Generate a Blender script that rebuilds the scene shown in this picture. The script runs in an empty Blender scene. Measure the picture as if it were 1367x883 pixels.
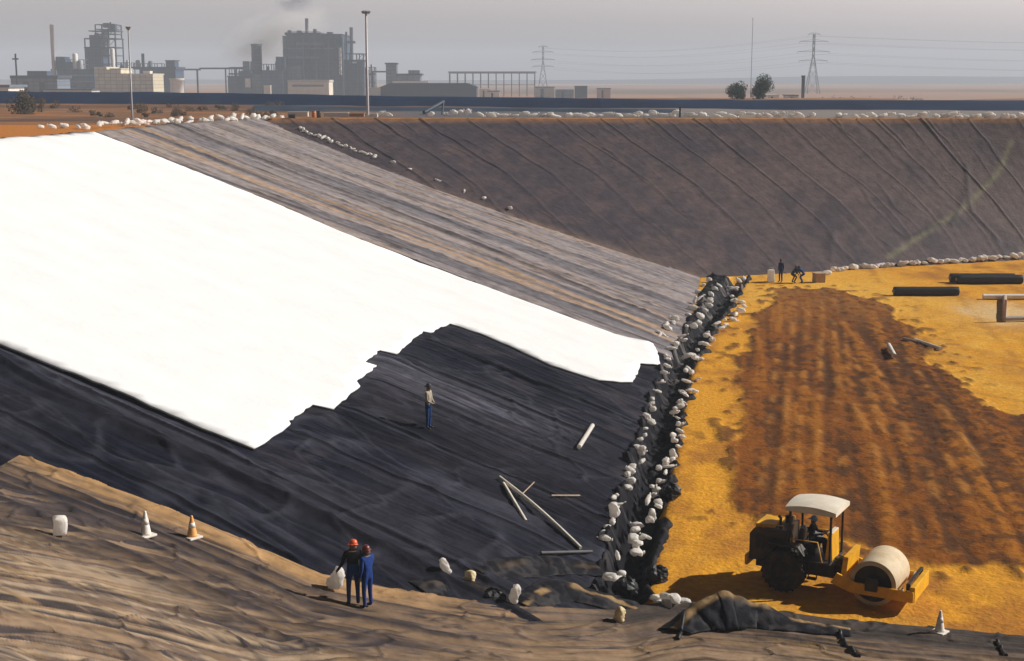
import bpy, bmesh, math, random
import numpy as np
from mathutils import Vector, Matrix
from mathutils.geometry import delaunay_2d_cdt

random.seed(7)
sc = bpy.context.scene
COL = sc.collection
R = math.radians

# ------------------------------------------------------------------ camera
W, HGT, F = 1367.0, 883.0, 1900.0
PITCH = math.atan((HGT/2-103.0)/F)
CAMZ = 16.0
cd = bpy.data.cameras.new('camera'); cam = bpy.data.objects.new('camera', cd); COL.objects.link(cam)
cam.location = (0, 0, CAMZ); cam.rotation_euler = (math.pi/2-PITCH, 0, 0)
cd.sensor_width = 36; cd.lens = 36*F/W; cd.clip_start = 0.5; cd.clip_end = 20000
sc.camera = cam
CP, SP = math.cos(PITCH), math.sin(PITCH)

def ray(px, py):
    a = (px-W/2)/F; b = -(py-HGT/2)/F
    return Vector((a, b*SP+CP, b*CP-SP))
def at_z(px, py, z):
    d = ray(px, py); t = (z-CAMZ)/d.z
    return Vector((d.x*t, d.y*t, z))
def at_y(px, py, y):
    d = ray(px, py); t = y/d.y
    return Vector((d.x*t, y, CAMZ+d.z*t))

# ------------------------------------------------------------------ noise
def _h(ix, iy, s):
    n = (ix.astype(np.int64)*374761393 + iy.astype(np.int64)*668265263 + s*974634533) & 0xffffffff
    n = ((n ^ (n >> 13))*1274126177) & 0xffffffff
    n = n ^ (n >> 16)
    return (n & 0xffff)/32767.5-1.0
def vn(x, y, s=0):
    x = np.asarray(x, float); y = np.asarray(y, float)
    x, y = np.broadcast_arrays(x, y)
    x = x + 0.37*y*0; ix = np.floor(x); iy = np.floor(y); fx = x-ix; fy = y-iy
    fx = fx*fx*fx*(fx*(fx*6-15)+10); fy = fy*fy*fy*(fy*(fy*6-15)+10)
    a = _h(ix, iy, s); b = _h(ix+1, iy, s); c = _h(ix, iy+1, s); d = _h(ix+1, iy+1, s)
    return (a*(1-fx)+b*fx)*(1-fy)+(c*(1-fx)+d*fx)*fy
def fbm(x, y, s=0, o=4, g=0.5):
    t = 0; a = 1.0; n = 0
    for k in range(o):
        t = t+a*vn(np.asarray(x)*2**k+k*17.3, np.asarray(y)*2**k+k*9.1, s+k*31); n += a; a *= g
    return t/n
def sstep(a, b, x):
    t = np.clip((np.asarray(x, float)-a)/(b-a), 0, 1); return t*t*(3-2*t)

# ------------------------------------------------------------------ pit geometry
RIM = 12.0; FALL = 8.0      # the plain falls away beyond the embankment
pA, pB, pC = at_z(934, 372, 0), at_z(838, 770, 0), at_z(125, 178, RIM)
M3 = np.array([[1, p.x, p.y] for p in (pA, pB, pC)]); LA, LB, LC = np.linalg.solve(M3, np.array([0, 0, RIM]))
def left(x, y): return LA+LB*x+LC*y
def toe_x(y): return -(LA+LC*np.asarray(y, float))/LB
fT1, fT2 = at_z(985, 368, 0), at_z(1367, 347, 0)
fR1, fR2 = at_z(385, 159, RIM), at_z(1367, 160, RIM)
def far_toe(x): return fT1.y+(x-fT1.x)*(fT2.y-fT1.y)/(fT2.x-fT1.x)
def far_rim(x): return fR1.y+(x-fR1.x)*(fR2.y-fR1.y)/(fR2.x-fR1.x)
def far(x, y): return RIM*(y-far_toe(x))/(far_rim(x)-far_toe(x))

# crease between the near bank and the left slope / the floor, from the picture
crz = []
for px, py in [(-260, 640), (-120, 634), (2, 630), (30, 613), (120, 645), (230, 686), (330, 728), (430, 772), (520, 790), (620, 806), (700, 816),
               (800, 818), (860, 812), (905, 806), (1000, 815), (1120, 832), (1250, 843), (1367, 853), (1600, 872)]:
    d = ray(px, py)
    t0 = (LA-CAMZ)/(d.z-LB*d.x-LC*d.y); p = d*t0
    if p.z+CAMZ < 0 or px > 850: t = -CAMZ/d.z; p = d*t
    crz.append((p.x, p.y))
crz.sort(); CX = np.array([c[0] for c in crz]); CY = np.array([c[1] for c in crz])
def yc(x): return np.interp(x, CX, CY)
def near(x, y):
    b = np.clip(left(x, yc(x)), 0, 11.0); t = yc(x)-y
    f = 0.13*t + 0.40*np.clip(t-14, 0, 99)**1.0
    return np.where(t >= 0, np.minimum(b+f, 14.3), -50)
def H(x, y):
    x = np.asarray(x, float); y = np.asarray(y, float)
    z = np.clip(np.maximum(left(x, y), far(x, y)), 0, RIM)
    z = np.maximum(z, np.clip((x-78)*.4, 0, RIM))
    return np.maximum(z, near(x, y))-FALL*sstep(255, 620, y)
def hit(px, py, up=0.0):
    d = ray(px, py); lo = 5.0; t = lo
    prev = t
    while t < 4000:
        p = d*t
        if CAMZ+p.z < float(H(p.x, p.y))+up: break
        prev = t; t += 0.25 if t < 200 else 2
    a, b = prev, t
    for _ in range(30):
        m = (a+b)/2; p = d*m
        if CAMZ+p.z < float(H(p.x, p.y))+up: b = m
        else: a = m
    p = d*b; return Vector((p.x, p.y, CAMZ+p.z))

# ------------------------------------------------------------------ scene-graph helpers
def tag(o, label=None, cat=None, group=None, kind=None):
    if label: o['label'] = label
    if cat: o['category'] = cat
    if group: o['group'] = group
    if kind: o['kind'] = kind
    return o
def empty(name, loc, rz=0, **k):
    o = bpy.data.objects.new(name, None); COL.objects.link(o); o.location = loc; o.rotation_euler = (0, 0, rz)
    o.empty_display_size = .3
    return tag(o, **k)
def link(name, me, m=None, parent=None, loc=None, rz=None):
    o = bpy.data.objects.new(name, me); COL.objects.link(o)
    if m is not None:
        me.materials.clear()
        for q in (m if isinstance(m, (list, tuple)) else [m]): me.materials.append(q)
    if parent: o.parent = parent
    if loc is not None: o.location = loc
    if rz is not None: o.rotation_euler = (0, 0, rz)
    return o
def copy_tree(o, parent=None):
    c = o.copy(); COL.objects.link(c); c.parent = parent
    for ch in list(o.children): copy_tree(ch, c)
    return c

class MB:
    """collects shapes and links them as ONE mesh object"""
    def __init__(s): s.v = []; s.f = []; s.sm = []
    def add(s, vs, fs, smooth=False):
        n = len(s.v); s.v += [tuple(v) for v in vs]; s.f += [tuple(i+n for i in f) for f in fs]; s.sm += [smooth]*len(fs)
    def box(s, x0, x1, y0, y1, z0, z1, M=None, taper=1.0, bev=0.0):
        cx, cy = (x0+x1)/2, (y0+y1)/2
        if bev:
            bm = bmesh.new(); bmesh.ops.create_cube(bm, size=1)
            for v in bm.verts: v.co = Vector((cx+v.co.x*(x1-x0)*(taper if v.co.z > 0 else 1), cy+v.co.y*(y1-y0)*(taper if v.co.z > 0 else 1), (z0+z1)/2+v.co.z*(z1-z0)))
            bmesh.ops.bevel(bm, geom=list(bm.edges), offset=bev, segments=2, affect='EDGES', profile=.5)
            bm.verts.index_update(); vs = [v.co.copy() for v in bm.verts]; fs = [[v.index for v in f.verts] for f in bm.faces]; bm.free()
            if M: vs = [M @ v for v in vs]
            s.add(vs, fs); return s
        vs = []
        for z, k in ((z0, 1), (z1, taper)):
            for x, y in ((x0, y0), (x1, y0), (x1, y1), (x0, y1)): vs.append(Vector((cx+(x-cx)*k, cy+(y-cy)*k, z)))
        if M: vs = [M @ v for v in vs]
        s.add(vs, [(3, 2, 1, 0), (4, 5, 6, 7), (0, 1, 5, 4), (1, 2, 6, 5), (2, 3, 7, 6), (3, 0, 4, 7)]); return s
    def tube(s, pts, r, n=8, cap=True, smooth=True):
        pts = [Vector(p) for p in pts]; rr = r if isinstance(r, (list, tuple)) else [r]*len(pts)
        vs = []; fs = []; up = None
        for i, p in enumerate(pts):
            t = (pts[min(i+1, len(pts)-1)]-pts[max(i-1, 0)]).normalized()
            if up is None: up = Vector((0, 0, 1)) if abs(t.z) < .9 else Vector((0, 1, 0))
            a = t.cross(up).normalized(); b = a.cross(t).normalized(); up = b
            for k in range(n):
                an = 2*math.pi*k/n; vs.append(p+(a*math.cos(an)+b*math.sin(an))*rr[i])
        for i in range(len(pts)-1):
            for k in range(n):
                fs.append((i*n+k, i*n+(k+1) % n, (i+1)*n+(k+1) % n, (i+1)*n+k))
        s.add(vs, fs, smooth)
        if cap:
            m = len(pts)-1
            s.add(vs[:n], [tuple(range(n))]); s.add(vs[m*n:], [tuple(reversed(range(n)))])
        return s
    def lathe(s, prof, n=16, M=None, smooth=True):
        vs = []; fs = []
        for r, z in prof:
            for k in range(n):
                a = 2*math.pi*k/n; v = Vector((r*math.cos(a), r*math.sin(a), z)); vs.append(M @ v if M else v)
        for i in range(len(prof)-1):
            for k in range(n): fs.append((i*n+k, i*n+(k+1) % n, (i+1)*n+(k+1) % n, (i+1)*n+k))
        s.add(vs, fs, smooth); return s
    def prism(s, poly, y0, y1, M=None):
        """poly in xz, extruded along y"""
        n = len(poly); vs = [Vector((x, y0, z)) for x, z in poly]+[Vector((x, y1, z)) for x, z in poly]
        if M: vs = [M @ v for v in vs]
        fs = [tuple(range(n)), tuple(reversed(range(n, 2*n)))]+[(i, i+n, (i+1) % n+n, (i+1) % n) for i in range(n)]
        s.add(vs, fs); return s
    def mesh(s, name):
        me = bpy.data.meshes.new(name); me.from_pydata([tuple(v) for v in s.v], [], s.f)
        me.polygons.foreach_set('use_smooth', s.sm)
        bm = bmesh.new(); bm.from_mesh(me); bmesh.ops.recalc_face_normals(bm, faces=bm.faces); bm.to_mesh(me); bm.free()
        return me
    def build(s, name, m, parent=None, loc=None, rz=None):
        return link(name, s.mesh(name), m, parent, loc, rz)

# ------------------------------------------------------------------ materials
def mat(name, col, rough=.6, metal=0., var=.18, scale=3., bump=0., bscale=20., spec=.5, dirt=None, rnd=0., joints=0):
    m = bpy.data.materials.new(name); m.use_nodes = True; nt = m.node_tree; N = nt.nodes; L = nt.links
    b = N['Principled BSDF']; b.inputs['Roughness'].default_value = rough; b.inputs['Metallic'].default_value = metal
    b.inputs['Specular IOR Level'].default_value = spec
    tc = N.new('ShaderNodeTexCoord'); no = N.new('ShaderNodeTexNoise'); no.inputs['Scale'].default_value = scale; no.inputs['Detail'].default_value = 6
    L.new(tc.outputs['Object'], no.inputs['Vector'])
    rp = N.new('ShaderNodeMapRange'); rp.inputs['From Min'].default_value = .3; rp.inputs['From Max'].default_value = .7
    rp.inputs['To Min'].default_value = 1-var; rp.inputs['To Max'].default_value = 1+var*.6
    L.new(no.outputs['Fac'], rp.inputs['Value'])
    src = rp.outputs['Result']
    if rnd:
        oi = N.new('ShaderNodeObjectInfo'); r2 = N.new('ShaderNodeMapRange'); r2.inputs['To Min'].default_value = 1-rnd; r2.inputs['To Max'].default_value = 1.0
        L.new(oi.outputs['Random'], r2.inputs['Value']); mu = N.new('ShaderNodeMath'); mu.operation = 'MULTIPLY'
        L.new(src, mu.inputs[0]); L.new(r2.outputs['Result'], mu.inputs[1]); src = mu.outputs[0]
    mx = N.new('ShaderNodeMix'); mx.data_type = 'RGBA'; mx.blend_type = 'MULTIPLY'; mx.inputs['Factor'].default_value = 1
    if isinstance(col, str):
        at = N.new('ShaderNodeAttribute'); at.attribute_name = col; L.new(at.outputs['Color'], mx.inputs['A'])
    else: mx.inputs['A'].default_value = (*col, 1)
    L.new(src, mx.inputs['B']); out = mx.outputs['Result']
    if dirt:
        n2 = N.new('ShaderNodeTexNoise'); n2.inputs['Scale'].default_value = scale*.6; n2.inputs['Detail'].default_value = 8; n2.inputs['Roughness'].default_value = .7
        L.new(tc.outputs['Object'], n2.inputs['Vector'])
        r3 = N.new('ShaderNodeMapRange'); r3.inputs['From Min'].default_value = .45; r3.inputs['From Max'].default_value = .7; r3.inputs['To Max'].default_value = dirt[3]
        L.new(n2.outputs['Fac'], r3.inputs['Value'])
        m2 = N.new('ShaderNodeMix'); m2.data_type = 'RGBA'; m2.inputs['B'].default_value = (*dirt[:3], 1)
        L.new(r3.outputs['Result'], m2.inputs['Factor']); L.new(out, m2.inputs['A']); out = m2.outputs['Result']
    if joints:
        wv = N.new('ShaderNodeTexBrick'); wv.inputs['Scale'].default_value = 1; wv.inputs['Brick Width'].default_value = joints; wv.inputs['Row Height'].default_value = joints*.62; wv.inputs['Mortar Size'].default_value = joints*.05
        wv.inputs['Color1'].default_value = (1, 1, 1, 1); wv.inputs['Color2'].default_value = (.80, .80, .80, 1); wv.inputs['Mortar'].default_value = (.5, .5, .5, 1); wv.offset = 0
        mp = N.new('ShaderNodeMapping'); mp.inputs['Rotation'].default_value = (math.pi/2, 0, 0); L.new(tc.outputs['Object'], mp.inputs['Vector']); L.new(mp.outputs['Vector'], wv.inputs['Vector'])
        m4 = N.new('ShaderNodeMix'); m4.data_type = 'RGBA'; m4.blend_type = 'MULTIPLY'; m4.inputs['Factor'].default_value = 1; L.new(out, m4.inputs['A']); L.new(wv.outputs['Color'], m4.inputs['B']); out = m4.outputs['Result']
    L.new(out, b.inputs['Base Color'])
    if bump:
        n3 = N.new('ShaderNodeTexNoise'); n3.inputs['Scale'].default_value = bscale; n3.inputs['Detail'].default_value = 8
        L.new(tc.outputs['Object'], n3.inputs['Vector']); bp = N.new('ShaderNodeBump'); bp.inputs['Strength'].default_value = 1; bp.inputs['Distance'].default_value = bump
        L.new(n3.outputs['Fac'], bp.inputs['Height']); L.new(bp.outputs['Normal'], b.inputs['Normal'])
    return m
def setcol(me, arr):
    a = me.color_attributes.new('Col', 'FLOAT_COLOR', 'POINT')
    full = np.ones((len(me.vertices), 4), np.float32); full[:, :3] = arr; a.data.foreach_set('color', full.ravel())
def grid_mesh(name, X, Y, Z, col=None):
    ny, nx = X.shape
    co = np.stack([X, Y, Z], -1).reshape(-1, 3).astype(np.float32)
    i = (np.arange(ny-1)[:, None]*nx+np.arange(nx-1)[None]).ravel()
    q = np.stack([i, i+1, i+nx+1, i+nx], 1)
    me = bpy.data.meshes.new(name); me.vertices.add(len(co)); me.vertices.foreach_set('co', co.ravel())
    me.loops.add(q.size); me.polygons.add(len(q)); me.loops.foreach_set('vertex_index', q.ravel().astype(np.int32))
    me.polygons.foreach_set('loop_start', (np.arange(len(q))*4).astype(np.int32))
    me.polygons.foreach_set('use_smooth', np.ones(len(q), bool)); me.update(calc_edges=True); me.validate()
    if col is not None: setcol(me, col.reshape(-1, 3))
    return me
def inpoly(x, y, poly):
    ins = np.zeros(np.shape(x), bool); n = len(poly)
    for i in range(n):
        x0, y0 = poly[i][:2]; x1, y1 = poly[(i+1) % n][:2]
        c = ((y0 > y) != (y1 > y)); xx = (x1-x0)*(y-y0)/((y1-y0) if y1 != y0 else 1e-9)+x0
        ins ^= c & (x < xx)
    return ins
def distpoly(x, y, poly, closed=True):
    d = np.full(np.shape(x), 1e9); n = len(poly)
    for i in range(n if closed else n-1):
        x0, y0 = poly[i][:2]; x1, y1 = poly[(i+1) % n][:2]
        dx, dy = x1-x0, y1-y0; t = np.clip(((x-x0)*dx+(y-y0)*dy)/(dx*dx+dy*dy+1e-9), 0, 1)
        d = np.minimum(d, np.hypot(x-x0-t*dx, y-y0-t*dy))
    return d
def mixc(a, b, t): return a*(1-t[..., None])+np.asarray(b)*t[..., None]
# ------------------------------------------------------------------ the ground: one sheet to the horizon
TRP = [tuple(at_z(a, b, 0)[:2]) for a, b in ((985, 371), (966, 400), (946, 425), (930, 450), (914, 475), (902, 500), (894, 530), (886, 560), (877, 600),
       (868, 640), (856, 690), (842, 740), (830, 785), (826, 800))]
def trench(x, y):
    d = distpoly(x, y, TRP, False); return .85*np.exp(-(d/.66)**4)
def axis(segs, grow_lo, grow_hi, lim_lo, lim_hi):
    a = [segs[0][0]]
    for lo, hi, st in segs:
        n = max(1, int(round((hi-lo)/st))); a += list(lo+(hi-lo)*(np.arange(n)+1)/n)
    st = segs[-1][2]
    while a[-1] < lim_hi: st *= grow_hi; a.append(a[-1]+st)
    st = segs[0][2]; pre = []; c = a[0]
    while c > lim_lo: st *= grow_lo; c -= st; pre.append(c)
    return np.array(pre[::-1]+a)
XS = axis([(-45, 1, .6), (1, 27, .17), (27, 52, .35)], 1.08, 1.08, -5000, 5000)
YS = axis([(-4, 38, .6), (38, 82, .17), (82, 128, .3), (128, 160, .5), (160, 230, 1.2)], 1.4, 1.07, -400, 8000)
X, Y = np.meshgrid(XS, YS)
Z = H(X, Y)
inpit = (Z < .02) & (Y < 200)
plain = ((Z > RIM-.01) | (Y > 200)) & (Y > yc(X)+5)
# plain relief and the low hills far away
dist = np.hypot(X, Y)
Z = Z+np.where(plain, .12*fbm(X/9, Y/9, 3)*sstep(0, 12, np.maximum(Y-150, -X-45)), 0)
# under the liner sheets the earth lies a little lower
slope = (~inpit) & (~plain)
Z = Z-np.where(slope, .25, 0)

Z = Z-trench(X, Y)*(Y < 130)*(X > -5)
C = np.zeros(X.shape+(3,))
orange = np.array((.64, .295, .024)); brown = np.array((.205, .066, .008)); darkb = np.array((.075, .03, .010))
n1 = fbm(X/3, Y/5, 11); n2 = fbm(X/.9, Y/1.4, 12, 5); n0 = fbm(X/14, Y/18, 13)
base = mixc(np.broadcast_to(orange, C.shape), (.40, .165, .025), sstep(-.1, .6, n1+.5*n2))
base = mixc(base, (.68, .36, .05), sstep(.05, .6, n0+.4*n2))
# compacted bands / wheel marks on the bare floor
wb = X-.17*Y
base = mixc(base, (.33, .13, .022), .55*sstep(.15, .55, vn(wb*1.3, Y*.06, 15))*sstep(-.3, .3, n2))
wc = Y*.8+X*.9
base = mixc(base, (.36, .17, .035), .6*sstep(.1, .6, fbm(wc*.9, X*.09, 16, 3))*sstep(92, 80, Y)*sstep(16, 22, X))
# tilled / freshly dumped brown layer
pp = [(1035, 386), (1012, 420), (992, 480), (978, 545), (972, 600), (974, 645), (992, 684), (1060, 700), (1180, 740), (1260, 762), (1420, 768), (1500, 640),
      (1440, 575), (1367, 556), (1325, 545), (1288, 518), (1262, 492), (1240, 470), (1215, 440), (1195, 414), (1160, 398), (1110, 384)]
TILL = [tuple(at_z(a, b, 0)[:2]) for a, b in pp]
dd = distpoly(X, Y, TILL); dd = np.where(inpoly(X, Y, TILL), dd, -dd)
dd = dd+1.0*fbm(X/2.6, Y/5., 21, 5)+.35*fbm(X/.7, Y/1.3, 22, 3)
tm = sstep(-.12, .35, dd)
ws = X-.175*Y+.25*np.sin(Y/13.); ws = ws+.5*fbm(X*.25, Y*.06, 46, 3); streak = .75*fbm(ws*1.15, Y*.06, 31, 4)+.75*fbm(ws*2.6+.3*fbm(X, Y/4, 38), Y*.03, 37, 3)*sstep(-.5, .3, fbm(X*.3, Y*.12, 47, 2)); streak = 1.35*streak+.45*fbm(ws*3.2, Y*.05, 36, 2); fine = 1.2*fbm(X*2.0, Y*1.3, 33, 4)
right = sstep(13.0, 19, X-.12*(Y-50))
bt = mixc(np.broadcast_to(brown, C.shape), (.31, .112, .012), sstep(-.0, .55, streak+.35*fine))
bt = mixc(bt, darkb, .75*sstep(.25, .6, fbm(X*2.6, Y*1.5, 39, 3)+.25*right)); bt = mixc(bt, darkb, .9*sstep(.05, .5, -streak*.8+.7*fine+.28*right-.08))
trk = 0*X; trd = 0*X
for ln in ([(1078, 410), (1062, 640)], [(1097, 405), (1094, 500), (1090, 610)], [(1124, 430), (1140, 545), (1168, 600), (1188, 690)], [(1140, 480), (1172, 560), (1220, 720)], [(1040, 460), (1012, 660)], [(1058, 430), (1040, 670)], [(1110, 400), (1118, 520), (1126, 660)], [(1160, 470), (1240, 640), (1275, 740)], [(1180, 460), (1290, 660)], [(1205, 470), (1330, 650)]):
    L_ = [tuple(at_z(a, b, 0)[:2]) for a, b in ln]; d_ = distpoly(X, Y, L_, False); d2 = distpoly(X-.42, Y, L_, False)
    trk = np.maximum(trk, np.exp(-(d_/.20)**2)*sstep(-.15, .3, fbm(X*1.2, Y*.5, 44, 3))); trd = np.maximum(trd, np.exp(-(d2/.20)**2)*sstep(-.2, .3, fbm(X*1.2, Y*.5, 45, 3)))
bt = mixc(bt, (.42, .18, .035), .65*trk); bt = mixc(bt, darkb, .8*trd)
bt = mixc(bt, (.30, .13, .03), .6*sstep(85, 102, Y)*sstep(-.2, .4, fine+.2))
bt = mixc(bt, darkb, .7*sstep(.9, .05, dd)*sstep(-.15, .35, fbm(X/.8, Y/1.0, 35, 4)))
floorc = mixc(base, (0, 0, 0), tm*0)
floorc = base*(1-tm[..., None])+bt*tm[..., None]
# loose clods fallen beside the tilled layer
cl = sstep(.45, .6, vn(X/.5, Y/.8, 41))*sstep(-3.2, -.1, dd)*(dd < .3)
floorc = mixc(floorc, darkb*1.3, cl*.8)
zf = .03*n2+.05*n1
zt = .10+.16*streak+.10*fbm(X*2.6, Y*1.5, 39, 3)+.14*np.abs(fine)+.10*vn(X/.32, Y/.4, 42)*(.4+right)+.12*sstep(1.2, .2, dd)*np.abs(vn(X/.45, Y/.5, 43))
# keep it pressed flat where the roller stands and drives
zt = zt*.30+.05*trk-.04*trd
Z = Z+np.where(inpit, zf*(1-tm)+zt*tm+cl*.1, 0)*sstep(0, 1.2, Y-yc(X))*sstep(0, 1, X-toe_x(Y)-1.6)
# limewashed patch under the pipe frame
lp = at_z(1352, 420, 0); wp = sstep(4.2, 1.0, np.hypot((X-lp.x)*.8, (Y-lp.y)*.5)+1.4*n2)
floorc = mixc(floorc, (.62, .45, .24), wp*.8)
# plain colours
pn = fbm(X/25, Y/9, 51, 5); pn2 = fbm(X/5, Y/3, 52, 5)
pc = mixc(np.broadcast_to(np.array((.20, .105, .055)), C.shape), (.10, .06, .045), sstep(-.2, .4, pn+.5*pn2))
pc = mixc(pc, (.36, .15, .05), .8*sstep(.1, .55, pn2-.3*pn))
gray = mixc(np.broadcast_to(np.array((.10, .115, .14)), C.shape), (.21, .20, .20), sstep(12, 24, X+.5*(Y-150)*0+2*pn2))
rd = sstep(0, 3, Y-far_rim(X)-4)*sstep(-22, -8, X+.05*(Y-150))*sstep(212, 170, Y)
pc = mixc(pc, gray, rd*.85)
og = sstep(12, 5, Y-far_rim(np.maximum(X, -30))+9*vn(X/4, Y/4, 53))*(X < -28)*(Y < 122)+0*X
pc = mixc(pc, (.46, .17, .03), np.clip(og, 0, 1))
rim = sstep(3.4, 1.2, np.abs(Y-far_rim(X)-.3)+.6*pn2)*(X > -24)
pc = mixc(pc, (.50, .21, .045), rim*.95)
fieldn = fbm(X/180, Y/420, 54, 4)
fc = mixc(np.broadcast_to(np.array((.33, .19, .12)), C.shape), (.17, .11, .075), sstep(-.1, .5, fieldn))
pc = pc*(1-sstep(230, 320, Y))[..., None]+fc*sstep(230, 320, Y)[..., None]
C = np.where(plain[..., None], pc, floorc)
C = np.where(slope[..., None], np.array((.18, .1, .05)), C)
me = grid_mesh('ground', X, Y, Z, C)
MG = mat('earth', 'Col', rough=.95, var=.20, scale=3.4, bump=.06, bscale=6, spec=.1)
tag(link('ground', me, MG), kind='structure')

# a long low ridge on the horizon
hx = np.linspace(-1500, 2600, 160); hp = []
bm_ = MB(); vs = []; fs = []
for i, x in enumerate(hx):
    h = 9.5+6*float(sstep(150, 700, x))+1.2*float(fbm(x/500, 3, 61))
    for yy, k in ((2500, 0), (2650, 1), (3000, .9), (3600, 0)): vs.append((x, yy, 2+h*k+ (0 if k else -1)))
for i in range(len(hx)-1):
    for k in range(3): a = i*4+k; fs.append((a, a+4, a+5, a+1))
bm_.add(vs, fs, True)
tag(bm_.build('hills', mat('distant scrub', (.03, .045, .07), .9, scale=.01)), kind='structure')

# ------------------------------------------------------------------ liner sheets
black = np.array((.012, .014, .023)); dusty = np.array((.17, .145, .14)); tan = np.array((.33, .20, .095)); greyl = np.array((.20, .185, .20))
def linmat(name, rough, bump, bs, spec=.35, var=.3):
    return mat(name, 'Col', rough=rough, var=var, scale=1.6, bump=bump, bscale=bs, spec=spec)
M_dusty = linmat('dusty geomembrane', .75, .03, 4, .2)
M_black = linmat('black geomembrane', .6, .05, 3, .06)
M_near = linmat('dust covered geomembrane', .8, .05, 3, .15)

wp_ = [(-330, 330), (-330, 196), (-120, 188), (0, 183), (125, 178), (240, 223), (360, 271), (470, 318), (560, 355), (650, 386), (740, 419), (820, 449), (866, 459), (872, 462), (878, 474), (881, 490),
       (856, 488), (845, 513), (800, 510), (735, 490), (680, 464), (640, 447), (601, 434), (575, 446), (565, 444), (530, 475), (508, 470), (487, 487), (503, 492), (476, 513),
       (481, 520), (446, 549), (418, 543), (385, 566), (388, 571), (340, 603), (270, 577), (190, 543), (100, 504), (0, 464), (-150, 402)]
def on_left(px, py):
    d = ray(px, py); t = (LA-CAMZ)/(d.z-LB*d.x-LC*d.y); return (d.x*t, d.y*t)
WP = [on_left(a, b) for a, b in wp_]
def ridge(n, w): return np.exp(-(n/w)**2)
def gz(x, y, skip=None):
    bpy.context.view_layer.update(); r = sc.ray_cast(bpy.context.evaluated_depsgraph_get(), Vector((x, y, 30)), Vector((0, 0, -1))); return r[1].z if r[0] else float(H(x, y))
def under_white(x, y):
    d = distpoly(x, y, WP); return np.where(inpoly(x, y, WP), 0., sstep(0, .8, d))
# -- far slope
nu, nv = 900, 120
T = np.linspace(-.012, 1.0, nv)[:, None]
xx = np.linspace(-26, 82, nu)[None]
# the sheet starts in the valley with the left slope
Xf = xx+0*T
def valley(t):   # x of the valley at this height
    z = RIM*t; lo = np.full_like(z, -40.); hi = np.full_like(z, 40.)
    for _ in range(40):
        m = (lo+hi)/2; y = far_toe(m)+(far_rim(m)-far_toe(m))*t
        g = left(m, y) > z; lo = np.where(g, m, lo); hi = np.where(g, hi, m)
    return lo
vx = valley(T)-.5
u = np.linspace(0, 1, nu)[None]**1.15
Xf = vx+(82-vx)*u
Yf = far_toe(Xf)+(far_rim(Xf)-far_toe(Xf))*T
Zf = RIM*T
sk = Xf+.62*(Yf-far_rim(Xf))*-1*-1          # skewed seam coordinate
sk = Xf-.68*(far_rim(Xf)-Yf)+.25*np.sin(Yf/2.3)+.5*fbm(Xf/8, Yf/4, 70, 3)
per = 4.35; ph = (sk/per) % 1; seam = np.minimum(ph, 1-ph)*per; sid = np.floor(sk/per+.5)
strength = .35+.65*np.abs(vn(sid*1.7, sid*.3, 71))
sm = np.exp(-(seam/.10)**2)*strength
wr = fbm(sk*1.4, Yf*.12, 72, 4); wr2 = fbm(Xf*.7, Yf*.7, 73, 4)
sk2 = Xf-.5*(far_rim(Xf)-Yf)+1.2*fbm(Xf/6, Yf/5, 76, 3); p2 = (sk2/2.1) % 1; cre = np.exp(-(np.minimum(p2, 1-p2)*2.1/.09)**2)*sstep(.15, .6, fbm(Xf*.25, Yf*.25, 77, 3)+.2)
Zf = Zf+.16*sm+.07*cre+.03*wr+.03*wr2+.05
edge = sstep(.25, 0, T)*sstep(26, 8, Xf)
cf = mixc(np.broadcast_to(np.array((.098, .070, .068)), Xf.shape+(3,)), (.062, .047, .052), sstep(-.2, .4, wr2+.5*wr))
cf = mixc(cf, (.15, .105, .085), .5*sstep(0, .5, fbm(Xf/7, Yf/5, 74, 4)+.15))
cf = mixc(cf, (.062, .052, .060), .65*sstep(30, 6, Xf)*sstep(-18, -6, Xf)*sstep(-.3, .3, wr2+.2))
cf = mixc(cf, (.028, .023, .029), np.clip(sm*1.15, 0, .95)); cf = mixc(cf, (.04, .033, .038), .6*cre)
cf = mixc(cf, (.30, .20, .125), .7*np.exp(-((Xf-vx)/1.3)**2)*sstep(.75, .35, T)*sstep(-.6, .2, wr2))
cf = mixc(cf, (.36, .17, .05), .6*sstep(.955, .99, T+.01*wr2)+0*Xf)
# a pale greenish crease that runs up to the right
gp = [tuple(hit(a, b)[:2]) for a, b in ((1185, 345), (1235, 312), (1290, 276), (1335, 228), (1350, 190))]
gd = distpoly(Xf, Yf, gp, False); cf = mixc(cf, (.20, .19, .10), .75*np.exp(-(gd/.22)**2))
for lin in ([(1290, 222), (1292, 262), (1297, 284), (1330, 318)], [(1112, 310), (1108, 348)], [(1288, 262), (1270, 300)], [(1212, 318), (1258, 300)]):
    gq = [tuple(hit(a, b)[:2]) for a, b in lin]; g = np.exp(-(distpoly(Xf, Yf, gq, False)/.18)**2)
    cf = mixc(cf, (.035, .03, .036), .7*g); Zf = Zf+.08*g
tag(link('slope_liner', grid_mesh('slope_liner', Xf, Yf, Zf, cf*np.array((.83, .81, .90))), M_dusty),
    'brown grey dusty plastic liner covering the far slope of the pit, with long diagonal seams', 'pit liner')

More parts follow.
